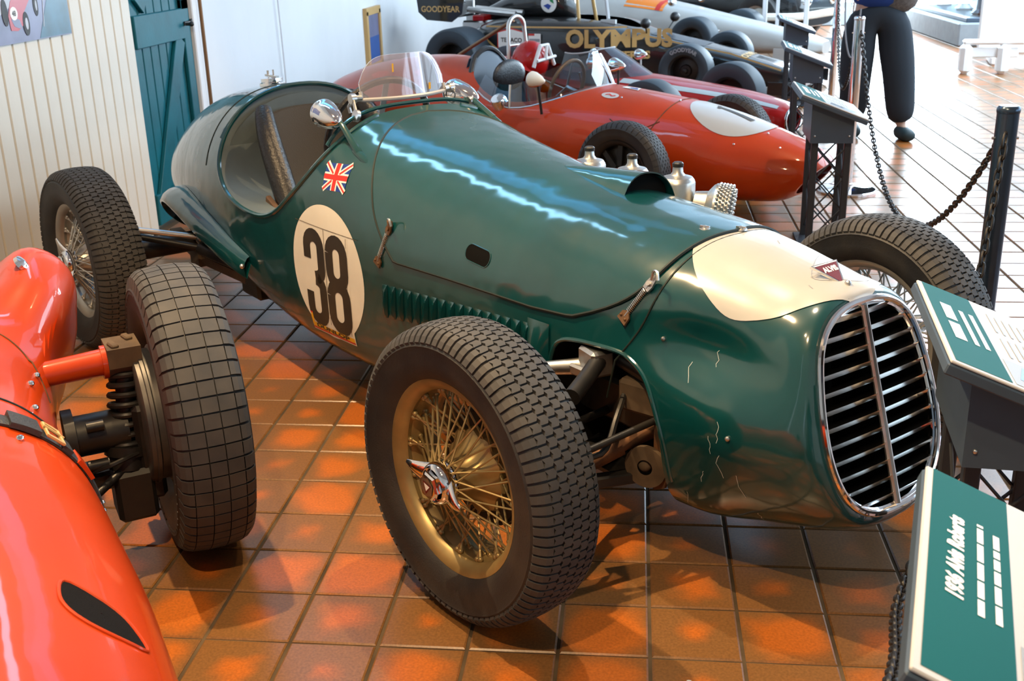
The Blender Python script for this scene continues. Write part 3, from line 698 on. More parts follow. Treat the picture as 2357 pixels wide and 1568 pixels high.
# gap line round the bonnet and a black surface patch painting in the slot shade
MB().tube([bonnet_pt(-.002, s, .0048) for s in ss]+[bonnet_pt(i/NU, 1.004, .0035) for i in range(1, NU)]+[bonnet_pt(1.002, s, .0040) for s in ss[::-1]]+[bonnet_pt(i/NU, -1.004, .0035) for i in range(NU-1, 0, -1)], .0046, 6, closed=True).build('bonnet_gap', MT['seam'], green)
side = Drape(BNB, (-.545, -.35, .677), (1, 0, -.10), (.10, 0, 1), (0, 1, 0))
bpy.data.objects.remove(sl)
m_ = MB(); P = rrect(.105, .042, .02); m_.grid([[side.pt(a*k, b*k, .0012 if k < 1 else .0009) for k in (.02, .5, 1)] for a, b in P], closeu=True); m_.build('slot_shade_patch', MT['dark'], bonnet, label='black patch painted as the shaded slot in the bonnet side')
m_ = MB(); m_.tube([side.pt(a*1.02, b*1.04, .001) for a, b in P], .0016, 6, closed=True); m_.build('slot_lip', MT['green'], bonnet)
# bonnet bulge with an open front
sc = MB(); P0 = []
for i in range(15):
    u = i/14; x = -.60+.32*u; hgt = .055*u**.9; wd = .018+.078*u**.8; cy = .045+.03*u; row = []
    for j in range(17):
        v = -1+2*j/16; y = cy+wd*v; zb = GBVH.ray_cast(Vector((x, y, 1.5)), Vector((0, 0, -1)))[0].z+.006
        row.append(Vector((x, y, zb+hgt*max(0, 1-abs(v)**2.6)**.75)))
    P0.append(row)
sc.grid(P0, flip=True)
P1 = [[p-Vector((0, 0, .004))*(1 if 0 < j < 16 else 0) for j, p in enumerate(r)] for r in P0[4:]]
sc.grid(P1); sc.grid([P0[-1], P1[-1]], flip=True)
sc.build('bonnet_scoop', MT['green'], bonnet)
sd = MB(); sd.grid([[Vector((-.30+.0*k, P0[-2][j].y, P0[-2][j].z-.006 if k else GBVH.ray_cast(Vector((-.30, P0[-2][j].y, 1.5)), Vector((0, 0, -1)))[0].z+.004)) for j in range(1, 16)] for k in (0, 1)]); sd.build('scoop_shade_sheet', MT['dark'], bonnet)  # dark sheet across the scoop mouth in place of its inner shade

# nose panel: gap line, white patch, badge
MB().tube([GB.P(.135-.05*abs(s)-.10*abs(s)**5, PI/2+s*1.60, .0005) for s in [-1+.05*i for i in range(41)]], .0025, 6).build('nose_gap', MT['seam'], green)
nd = Drape(GBVH, (.26, 0, .78), (1, 0, 0), (0, 1, 0), (0, 0, -1))
m_ = MB(); nd.disc(m_, (0, 0), .212, .222, 40, 96, .0022, shape=lambda a: 1+.03*math.cos(2*a)); m_.build('white_nose_patch', MT['white'], green, label='white painted oval on the nose top')
m_ = MB()
for st in ([(.02, .10), (.05, .13), (.10, .14), (.15, .11), (.18, .07), (.175, .03), (.15, .00)], [(.02, .10), (.06, .03), (.115, -.045), (.15, -.02)], [(-.07, .05), (-.05, .035)], [(.13, -.075), (.145, -.08)]):
    nd.stroke(m_, [(p.x, p.y) for p in crom([(a, b, 0) for a, b in st], 5)], .0022, .0030)
m_.build('sticker_ghost', MT['greytext'], green, label='faint grey outline of a removed sticker')
cd_ = Drape(GBVH, (.30, -.3, .45), (1, 0, 0), (0, 0, 1), (-.15, 1, -.1)); m_ = MB(); r8 = random.Random(11)
for (x, z, l) in ((.02, -.02, .05), (.05, -.06, .07), (.0, -.12, .05), (.09, -.10, .06), (-.08, .12, .06), (-.02, .16, .05), (.12, -.20, .04), (-.06, -.20, .05), (.04, .02, .05)):
    p = [(x, z)]
    for k in range(5): p.append((p[-1][0]+r8.uniform(-.4, .5)*l/4, p[-1][1]-r8.uniform(.3, 1)*l/4))
    cd_.stroke(m_, p, .0013, .0009)
m_.build('paint_crack', MT['lightblue'], green, label='thin pale cracks in the nose paint')
sp_ = GB.P(.465, PI/2, .006); bn_n = Vector((.52, 0, .85)).normalized(); tn = Vector((.85, 0, -.52)).normalized(); sp_ = sp_+bn_n*.004
be = MB(); tri = [(-.046, .030), (.046, .030), (0, -.044)]
be.prism(tri, sp_-bn_n*.003, (0, 1, 0), -tn, bn_n*.006); badge = be.build('badge', MT['chrome'], green, smooth=0, label='red triangular enamel badge with chrome edge')
tri2 = [(-.038, .0255), (.038, .0255), (0, -.0365)]
MB().prism(tri2, sp_+bn_n*.003, (0, 1, 0), -tn, bn_n*.0006).build('badge_enamel', MT['badge'], badge, smooth=0)
tx = MB(); text_on(tx, 'ALVIS', .020, sp_+bn_n*.0042+(-tn)*.008, (0, 1, 0), -tn, .0012, .95); tx.build('badge_letters', MT['mark_white'], badge, smooth=0)
br = MB(); br.prism([(-.041, .0275), (.041, .0275), (.038, .0245), (-.038, .0245)], sp_+bn_n*.0036, (0, 1, 0), -tn, bn_n*.0005); br.build('badge_bar', MT['mark_white'], badge, smooth=0)
# grille: chrome surround, centre bar, horizontal slats
ga = Vector((0, 1, 0)); gu = Vector((-.306, 0, 1)).normalized()
def gpt(y, z, out=0):                              # point in the bowed grille plane
    x = .531+.306*(.5-z)+.010+.030*(1-(y/.2)**2)*0+out; return Vector((x, y, z))
rim = [gc+(GB.P(.545, 2*PI*i/80)-gc)*.945+gax*.004 for i in range(80)]
gf = MB().tube(rim, .0085, 10, closed=True); gf.tube([gc+(p-gc)*.965-gax*.006 for p in rim], .006, 8, closed=True); grille = gf.build('grille_surround', MT['chrome'], green)
def gwidth(z):
    w, zt, zb, zm, nu, nl, ti = [f(.545) for f in GB.F]
    n, d = (nu, zt-zm) if z > zm else (nl, zm-zb)
    return .945*w*max(0, 1-min(1, abs(z-zm)/d/.945)**n)**(1/n)
zs = [.300+i*.0365 for i in range(12)]
for z in zs:
    hw = gwidth(z)-.012
    for sg in (-1, 1):
        P = []
        for i in range(9):
            y = sg*hw*i/8; bow = .004*(1-(i/8)**2)
            c = Vector((.531+.306*(.5-z)+.008+bow, y, z)); P.append([c+Vector((a, 0, b)) for a, b in ((.010, .0075), (.003, -.0085), (-.018, -.0085), (-.016, .0035))])
        s_ = MB(); s_.grid(P, closev=True, flip=sg > 0); s_.add(P[0], [tuple(range(4))]); s_.add(P[-1], [tuple(range(4))]); s_.build('slat', MT['satin'], grille, smooth=30)
cb = MB(); zz = [.278+.02*i for i in range(23)]
cb.tube([Vector((.531+.306*(.5-z)+.020, 0, z)) for z in zz], .0085, 8); cb.build('centre_bar', MT['steel'], grille)
MB().sphere(GB.P(.515, PI/2, .004), .008, 10, 6).build('nose_stud', MT['steel'], green)
# radiator core ribs deep in the mouth
rc = MB()
for i in range(9): rc.beam((.30, -.16+.04*i, .30), (.24, -.15+.04*i, .70), .012, .02, up=(1, 0, 0))
rc.build('radiator_core', MT['iron'], green, smooth=0)

# roundel, number 38 and stickers on the side
sd_ = Drape(GBVH, (-1.30, -.42, .475), (1, 0, 0), (0, 0, 1), (0, 1, 0))
m_ = MB(); sd_.disc(m_, (0, 0), .218, .228, 12, 64, .0012); m_.build('roundel', MT['cream'], green, label='cream number roundel on the body side')
m_ = MB(); sd_.quad(m_, [(-.135, -.225), (.140, -.222), (.135, .145), (-.140, .145)], 14, 18, .0018); m_.build('number_sheet', MT['cream'], green)
def arc(cx, cy, rx, ry, a0, a1, n=10): return [(cx+rx*math.cos(R_(a0+(a1-a0)*i/n)), cy+ry*math.sin(R_(a0+(a1-a0)*i/n))) for i in range(n+1)]
m_ = MB(); W = .046
def dig3(cx):
    rx, t, b, mid = .044, .118, -.178, -.030
    return [(cx-rx, t-.085)]+[(cx-rx, t-.04)]+arc(cx, t-.040, rx, .040, 180, 0)+[(cx+rx, mid+.05)]+arc(cx-.002, mid+.035, rx+.002, .033, 0, -88, 6), \
           arc(cx-.002, mid-.035, rx+.002, .033, 88, 0, 6)+[(cx+rx, mid-.06), (cx+rx, b+.04)]+arc(cx, b+.040, rx, .040, 0, -180)+[(cx-rx, b+.095)]
for st in dig3(-.073): sd_.stroke(m_, st, W, .0026)
cx = .068; t, b, mid = .118, -.178, -.030
up = arc(cx, t-.042, .043, .042, 180, 0)+arc(cx, mid+.046, .043, .042, 0, -180)+[(cx-.043, t-.042)]
lo = arc(cx, mid-.040, .046, .042, 180, 0)+arc(cx, b+.042, .046, .042, 0, -180)+[(cx-.046, mid-.040)]
sd_.stroke(m_, up, W, .0026); sd_.stroke(m_, lo, W, .0028); m_.build('race_number', MT['ink'], green, label='worn black number 38')
m_ = MB(); sd_.quad(m_, [(-.130, -.214), (.136, -.211), (.136, -.196), (-.130, -.197)], 14, 2, .0030); sd_.quad(m_, [(-.132, -.205), (-.117, -.205), (-.120, -.165), (-.134, -.165)], 2, 4, .0030); m_.build('sticker_band', MT['yellow'], green)
m_ = MB(); sd_.quad(m_, [(-.132, -.220), (.138, -.217), (.137, -.211), (-.131, -.214)], 14, 2, .0032); sd_.quad(m_, [(-.135, -.165), (-.119, -.165), (-.119, -.160), (-.135, -.160)], 2, 1, .0032); m_.build('sticker_stripe', MT['mark_red'], green)
tv, tf = text_mesh('DUNLOP', .026, .0012, sub=1); m_ = MB(); m_.add([sd_.pt(p.x*2.0, -.2045+p.y*.7, .0036) for p in tv], tf); m_.build('sticker_letters', MT['ink'], green, smooth=0)
m_ = MB(); sd_.stroke(m_, [(-.185, .155), (-.1, .152), (0, .15), (.1, .148), (.19, .146)], .002, .0024); sd_.stroke(m_, [(-.002, .15), (-.001, .05), (-.002, -.05), (-.001, -.18)], .0022, .0030); sd_.stroke(m_, [(.128, .14), (.122, 0), (.124, -.19)], .0018, .003); m_.build('sticker_seams', MT['dust'], green)
# union flag
fd = Drape(GBVH, (-1.262, -.38, .795), (1, 0, .02), (-.05, 0, 1), (0, 1, 0)); fw_, fh_ = .056, .041
m_ = MB(); fd.quad(m_, [(-fw_, -fh_), (fw_, -fh_), (fw_, fh_), (-fw_, fh_)], 8, 8, .0012); flag = m_.build('flag_sticker', MT['mark_blue'], green, label='small Union Flag sticker')
m_ = MB()
for a, b in (((-fw_, -fh_), (fw_, fh_)), ((-fw_, fh_), (fw_, -fh_))): fd.stroke(m_, [(a[0]*(1-i/8)+b[0]*i/8, a[1]*(1-i/8)+b[1]*i/8) for i in range(9)], .017, .0018)
fd.stroke(m_, [(-fw_+2*fw_*i/8, 0) for i in range(9)], .026, .0022); fd.stroke(m_, [(0, -fh_+2*fh_*i/8) for i in range(9)], .028, .0022); m_.build('flag_white', MT['mark_white'], flag)
m_ = MB()
for a, b in (((-fw_, -fh_), (fw_, fh_)), ((-fw_, fh_), (fw_, -fh_))): fd.stroke(m_, [(a[0]*(1-i/8)+b[0]*i/8, a[1]*(1-i/8)+b[1]*i/8) for i in (0, 1, 2, 3)], .006, .0026); fd.stroke(m_, [(a[0]*(1-i/8)+b[0]*i/8, a[1]*(1-i/8)+b[1]*i/8) for i in (5, 6, 7, 8)], .006, .0026)
fd.stroke(m_, [(-fw_+2*fw_*i/8, 0) for i in range(9)], .015, .0030); fd.stroke(m_, [(0, -fh_+2*fh_*i/8) for i in range(9)], .016, .0030); m_.build('flag_red', MT['mark_red'], flag)

# louvres
for sy in (-1, 1):
    for k in range(17):
        x = -.985+.041*k; zt = .508+.0022*k; zb = zt-.108+.0018*k
        P = []
        for i in range(9):
            v = i/8; z = zt+(zb-zt)*v; env = math.sin(PI*min(1, max(0, v)))**.5; row = []
            for j in range(6):
                u = j/5; h = .0155*env*(u**1.3); xx = x+.027*u-.008*v
                p = GB.P(xx, GB.tz(xx, z, True), .0008+h); row.append(Vector((p.x, p.y if sy < 0 else -p.y, p.z)))
            row.append(Vector(row[-1])+Vector((0.002, -sy*(.0155*env), 0)))
            P.append(row)
        MB().grid(P, flip=sy < 0).build('louvre', MT['green'], green, smooth=50)

# cockpit rim bead
def rim_path(sy):
    out = []
    for x, z in CKs[2:-2]:
        if z > GB.F[1](x)-.004: continue
        t = GB.tz(x, z, True); p = GB.P(x, t); out.append(Vector((p.x, sy*abs(p.y), p.z)))
    return out
near = rim_path(-1)
MB().tube(near, .0085, 8).build('cockpit_rim', MT['green'], green); MB().tube(rim_path(1), .0085, 8).build('cockpit_rim', MT['green'], green)
hoop = [GB.P(-2.212, PI*(i/24)*.62+PI*.19, .002) for i in range(25)]
MB().tube(hoop, .009, 8).build('headrest_rim', MT['green'], green)
hs = [GB.P(-1.36+.02*math.cos(PI*i/24*2)*0, PI*(.24+.52*i/24), .002) for i in range(25)]
MB().tube(hs, .007, 8).build('scuttle_rim', MT['green'], green)
# seam between cockpit section and tail
MB().tube([GB.P(-2.30-.05*math.sin(t), t, .0004) for t in [PI*.1+PI*.8*i/40 for i in range(41)]], .0024, 6).build('tail_gap', MT['seam'], green)
# seat
st = MB(); P = []
for i in range(11):
    v = i/10; z = .40+.50*v; x = -1.93-.22*v-.03*math.sin(v*PI); P.append([Vector((x+.05*math.cos(u*PI/2*1.0)*-1+.05, u*.235*(1-.12*v*v), z-.03*abs(u)**3)) for u in [-1+.2*j for j in range(11)]])
st.grid(P, flip=True); st.grid([[p-Vector((.03, 0, 0)) for p in r] for r in P]); seat = st.build('seat', MT['cloth'], green)
for sy in (-1, 1):
    pth = crom([(-2.12, sy*.205, .905), (-2.04, sy*.232, .82), (-1.95, sy*.245, .70), (-1.87, sy*.25, .58), (-1.80, sy*.25, .46), (-1.74, sy*.24, .38)], 5)
    MB().tube(pth, [.016+.030*math.sin(PI*min(1, (i+3)/(len(pth)+2)))**.6 for i in range(len(pth))], 12).build('bolster', MT['leather'], seat)
MB().box((-1.75, 0, .35), (.42, .46, .10), None, .03).build('cushion', MT['leather'], seat)
q = MB(); bp_ = [GB.P(-2.19, 2*PI*i/48) for i in range(48)]; bp_ = [Vector((-2.19, p.y*.93, .54+(p.z-.54)*.93)) for p in bp_]; q.add(bp_, [tuple(range(48))]); q.add([p-Vector((.01, 0, 0)) for p in bp_], [tuple(range(48))[::-1]]); q.build('bulkhead', MT['greytrim'], green, smooth=0)
MB().box((-1.75, 0, .275), (.9, .66, .02)).build('cockpit_floor', MT['cloth'], green, smooth=0)
MB().beam((-1.95, -.30, .60), (-1.80, -.31, .55), .02, .035, bev=.004).build('harness_buckle', MT['brownmetal'], green)
# steering wheel, column, dash
sw = MB(); sc_ = Vector((-1.575, -.02, .862)); sa = Vector((1, 0, -.42)).normalized(); su = Vector((0, 1, 0)); sv = sa.cross(su)
sw.tube([sc_+su*(.205*math.cos(2*PI*i/48))+sv*(.205*math.sin(2*PI*i/48)) for i in range(48)], .0125, 10, closed=True)
sw = sw.build('steering_wheel', MT['leather'], green)
q = MB(); [q.beam(sc_, sc_+su*(.2*math.cos(a))+sv*(.2*math.sin(a)), .022, .004, up=sa) for a in (R_(90), R_(210), R_(330))]; q.cyl(sc_-sa*.01, sc_+sa*.03, .03); q.cyl(sc_, sc_+sa*.38, .014); q.build('wheel_spokes', MT['alu'], sw)
q = MB(); dp_ = [GB.P(-1.30, PI*.06+PI*.88*i/30) for i in range(31)]; dp_ = [Vector((-1.30, p.y*.93, .54+(p.z-.54)*.95)) for p in dp_ if p.z > .68]; q.add(dp_, [tuple(range(len(dp_)))]); q.add([p-Vector((.015, 0, 0)) for p in dp_], [tuple(range(len(dp_)))[::-1]]); q.build('dashboard', MT['iron'], green, smooth=0)
for k in range(5): MB().cyl((-1.312, -.2+.1*k, .84), (-1.325, -.2+.1*k, .84), .038, n=20).build('dial', MT['chrome'], green)
# windscreen
wsx = -1.372; V = []
P = []
for i in range(25):
    a = -1+2*i/24; hw = .166; y = hw*a; zb = 1.004+.010*0; ztop = zb+.142*(1-abs(a)**5*.62); P.append((y, zb, ztop))
wg = MB(); G = []
for y, zb, ztop in P:
    col_ = []
    for k in range(9):
        z = zb+(ztop-zb)*k/8; x = wsx-.05*(y/.168)**2-.20*(z-zb); col_.append(Vector((x, y, z)))
    G.append(col_)
wg.grid(G); wg.grid([[p+Vector((-.005, 0, 0)) for p in r] for r in G], flip=True)
ed = [r[0] for r in G]+G[-1][1:-1]+[r[-1] for r in G[::-1]]+G[0][-2:0:-1]
wg.grid([ed, [p+Vector((-.005, 0, 0)) for p in ed]], closev=True, flip=True)
ws = wg.build('windscreen', MT['persp'], green, label='pinkish perspex aero screen')
fr = MB(); low = [r[0] for r in G]; fr.beam(low[0], low[0], .01, .01) if 0 else None
fr.tube([G[0][4], G[0][3], G[0][2], G[0][1]]+low+[G[-1][1], G[-1][2], G[-1][3], G[-1][4]], .0070, 8)
fr.build('screen_frame', MT['frost'], ws)
for sy, e in ((-1, G[0][1]), (1, G[-1][1])):
    b = MB(); kn = e+Vector((-.005, sy*.022, 0)); b.cyl(e, kn+Vector((0, sy*.01, 0)), .011); b.cyl(kn, kn+Vector((0, sy*.018, 0)), .017, n=14)
    ft = GBVH.find_nearest(kn+Vector((.07, sy*.03, -.06)))[0]+Vector((0, sy*.004, .004))
    b.beam(kn+Vector((.0, sy*.008, 0)), ft, .016, .005, up=(0, 1, 0)); b.cyl(ft+Vector((0, -sy*.004, 0)), ft+Vector((0, sy*.008, .003)), .020, n=18)
    b.tube([kn+Vector((-.02, sy*.004, -.012)), kn+Vector((-.03, sy*.008, -.03)), kn+Vector((-.026, sy*.006, -.05))], .007, 6)
    b.build('screen_bracket', MT['steel'], ws)
for (u, z, w_, h_) in ((.35, .10, .006, .028), (.78, .03, .008, .022)):
    i = int(u*24); k = int(z/.16*8); p = G[i][k]; s_ = MB().box(p+Vector((.003, 0, .01)), (.001, w_, h_)); s_.build('screen_tape', MT['yellow'], ws, smooth=0)
# mirrors
def mirror(pos, foot, lab):
    mm = MB(); prof = [(.0005, -.062), (.030, -.060), (.043, -.050), (.047, -.038), (.047, -.030), (.045, -.026), (.0445, -.01), (.040, .02), (.031, .05), (.018, .075), (.009, .086), (.0005, .090)]
    mm.lathe(prof, 36, o=pos, ax=Vector((1, .12*math.copysign(1, pos[1]), -.12))); m1 = mm.build('mirror', MT['chrome'], green, label=lab)
    q = MB(); q.lathe([(.036, -.0605), (.0005, -.0625)], 28, o=pos, ax=Vector((1, .12*math.copysign(1, pos[1]), -.12))); q.build('mirror_glass', MT['steel'], m1)
    s_ = MB(); a = Vector(pos)+Vector((.075, 0, -.012)); f = Vector(foot); s_.tube([a, a+Vector((.02, 0, -.01)), f], [.009, .010, .013], 10); s_.tube([f+Vector((-.02, 0, .006)), f+Vector((.03, 0, -.015)), f+Vector((.075, 0, -.035))], [.013, .014, .003], 10); s_.build('mirror_stalk', MT['green'], m1)
f1 = GBVH.find_nearest(Vector((-1.20, -.36, .935)))[0]; f2 = GBVH.find_nearest(Vector((-1.24, .27, .95)))[0]
mirror((-1.385, -.315, .972), f1, 'chrome bullet mirror on the near side'); mirror((-1.42, .235, .985), f2, 'chrome bullet mirror on the far side')
# fuel cap on the tail
fc = MB(); cp = GB.P(-2.46, PI/2); fc.lathe([(.052, -.006), (.052, .008), (.044, .012), (.044, .026), (.030, .030), (.0005, .031)], 28, o=cp, ax=(-.08, 0, 1)); fcap = fc.build('fuel_cap', MT['chrome'], green)
q = MB(); q.beam(cp+Vector((-.05, 0, .035)), cp+Vector((.055, 0, .035)), .014, .008); q.cyl(cp+Vector((-.03, 0, .03)), cp+Vector((-.03, 0, .055)), .006); q.cyl(cp+Vector((.02, 0, .03)), cp+Vector((.02, 0, .062)), .004); q.build('cap_lever', MT['steel'], fcap)
MB().cyl(GB.P(-2.25, PI/2)-Vector((0, 0, .02)), GB.P(-2.25, PI/2)+Vector((.02, 0, -.06)), .006).build('hoop_stud', MT['steel'], green)

# carburettor dashpots and air cleaner on the far side
for k, x in enumerate((-.775, -.57, -.37)):
    z = .845+.004*k; y = .275+.02*(1-k)*.3
    d = MB().lathe([(.052, -.16), (.052, -.03), (.049, -.022), (.043, -.014), (.022, -.008), (.016, .0), (.0145, .018)], 28, o=(x, y, z)); d = d.build('carburettor_dashpot', MT['alu'], green)
    MB().lathe([(.0165, .016), (.0165, .026), (.012, .03), (.0005, .03)], 16, o=(x, y, z)).build('oil_cap', MT['iron'], d)
    MB().cyl((x, y-.16, z-.15), (x, y+.02, z-.15), .03).build('intake_stub', MT['alu'], d)
ac = MB(); o_ = Vector((-.275, .305, .765)); ax_ = Vector((.75, .55, -.12)).normalized(); ac.lathe([(.0005, -.05), (.034, -.045), (.040, -.01), (.060, .004), (.066, .012), (.066, .02)], 28, o=o_, ax=ax_)
af = ac.build('air_cleaner', MT['alu'], green)
mh = MB(); nA = 34
for i in range(nA):
    for j in range(5):
        a = 2*PI*(i+.5*(j % 2))/nA; h_ = .022+.009*j; u = ax_.orthogonal().normalized(); v_ = ax_.cross(u); c = o_+ax_*h_+(u*math.cos(a)+v_*math.sin(a))*.066; mh.sphere(c, .0052, 5, 3)
for rr in (.055, .042, .028, .014):
    for i in range(int(rr*500)):
        a = 2*PI*i/int(rr*500); mh.sphere(o_+ax_*.066+(u*math.cos(a)+v_*math.sin(a))*rr, .0052, 5, 3)
mh.lathe([(.062, .018), (.062, .060), (.0005, .062)], 28, o=o_, ax=ax_)
mh.build('filter_mesh', MT['steel'], af, kind='stuff')
# bonnet straps: spring latch near side rear and front
def latch(t, b, lab):
    t, b = Vector(t), Vector(b); nt = GBVH.find_nearest(t); nb_ = GBVH.find_nearest(b); out = (nt[1] if nt[1].y < 0 else -nt[1]); t = nt[0]+out*.012; b = nb_[0]+out*.006; d = (b-t).normalized(); sdv = d.cross(out).normalized()
    l = MB(); l.prism([(-.011, -.016), (.011, -.016), (.013, .0), (.008, .022), (0, .030), (-.008, .022), (-.013, 0)], t-out*.004, sdv, -d, out*.006); l.cyl(t, t+out*.008, .006); L = l.build('bonnet_latch', MT['brownmetal' if b.x < -.5 else 'steel'], green, label=lab)
    hk = MB(); top_ = t-d*.012; hk.tube(crom([top_+sdv*.0+out*.004, top_-d*.018+sdv*.004+out*.012, top_-d*.026-sdv*.010+out*.018, top_-d*.014-sdv*.026+out*.016], 5), .0038, 6); hk.build('latch_hook', MT['steel'], L)
    s_ = MB(); Ln = (b-t).length; nT = 15; P = [t+d*(.018+(Ln-.036)*i/(nT*8))+(sdv*math.cos(2*PI*i/8)+out*math.sin(2*PI*i/8))*.0062 for i in range(nT*8+1)]; s_.tube(P, .0016, 5); s_.cyl(t+d*.005, b-d*.004, .0028); s_.build('latch_spring', MT['steel'], L)
    p_ = MB(); p_.prism([(-.018, -.012), (.018, -.012), (.016, .010), (.006, .018), (-.006, .018), (-.016, .010)], b-out*.004, sdv, -d, out*.006)
    for s1 in (-1, 1): p_.sphere(b+sdv*.010*s1+out*.003, .004, 8, 5)
    p_.build('latch_foot', MT['brownmetal'], L)
latch((-.945, -.37, .685), (-.995, -.40, .575), 'rusty spring latch at the rear of the bonnet')
latch((.07, -.29, .745), (.02, -.31, .635), 'bright spring latch at the front of the bonnet')
for p in ((.10, 0.02), (.045, -.05)):
    q = MB(); c = GBVH.ray_cast(Vector((p[0], p[1], 1.5)), Vector((0, 0, -1)))[0]+Vector((0, 0, .003)); q.lathe([(.016, 0), (.015, .003), (.006, .004), (.005, .009), (.0005, .010)], 18, o=c); q.beam(c+Vector((-.012, -.004, .007)), c+Vector((.012, .004, .007)), .005, .004); q.build('turn_fastener', MT['steel'], green)
# small bracket and rivet on the wing seam
for (x, z) in ((.13, .60), (.36, .44)): 
    p = GB.P(x, GB.tz(x, z, True), .003); MB().sphere(p, .006, 8, 5).build('rivet', MT['steel'], green)
# rolled lip of the front suspension openings
for sy in (-1, 1):
    P = []
    for (x, z) in [(p.x, p.y) for p in crom([(a, b, 0) for a, b in FA[1:-1]], 4)]:
        t = GB.tz(x, z, True); p = GB.P(x, t); P.append(Vector((p.x, sy*abs(p.y), p.z)))
    MB().tube(P, .006, 8).build('opening_lip', MT['green'], green)
# vertical trailing flare ahead of the cockpit side
for sy in (-1, 1):
    P = [[GB.P(x, GB.tz(x, z, True), .004+.024*math.sin(PI*min(1, max(0, (x+.31)/.085)))*k) for x in (-.31, -.29, -.265, -.24, -.225)] for z, k in [(.56, 0), (.53, .6), (.49, 1), (.42, 1), (.34, 1), (.27, .8), (.22, .3)]]
    P = [[Vector((p.x, sy*abs(p.y), p.z)) for p in r] for r in P]
    MB().grid(P, flip=sy < 0).build('wing_flare', MT['green'], green, smooth=60)
# flared eyebrow over the rear axle
LP = crom([(-1.90, 0, .335), (-2.04, 0, .375), (-2.27, 0, .435), (-2.52, 0, .485), (-2.70, 0, .495), (-2.82, 0, .46), (-2.865, 0, .39), (-2.86, 0, .33)], 6)
for sy in (-1, 1):
    P = []; n_ = len(LP)
    for i, p in enumerate(LP):
        u = i/(n_-1); k = math.sin(PI*min(1, u*1.25+.06)) if u < .75 else .55; fl = .012+.105*max(.05, math.sin(PI*(u*.92+.04)))**.8*(.5+.6*u)
        z_in = p.z+.075*(1-u*.6); x = p.x
        b = GB.P(x, GB.tz(x, min(z_in, GB.F[1](x)-.05), True), .001); e = GB.P(x, GB.tz(x, p.z, True), .001); e = Vector((x, min(e.y, b.y)-fl, p.z)); mid = (b+e)/2+Vector((0, -.010, .016))
        row = [Vector((q.x, sy*abs(q.y), q.z)) for q in (b, (b+mid)/2+Vector((0, 0, .004)), mid, (mid+e)/2+Vector((0, -.004, .004)), e, e+Vector((0, .004, -.010)), (mid+e)/2+Vector((0, .012, -.014)), b+Vector((0, .01, -.012)))]
        P.append(row)
    MB().grid(P, flip=sy > 0).build('axle_fairing', MT['green'], green, smooth=60)
    p = P[2][2]
    MB().sphere((p.x+.03, p.y-sy*.0+sy*.006, p.z-.02), .010, 10, 6).build('rivet', MT['steel'], green)

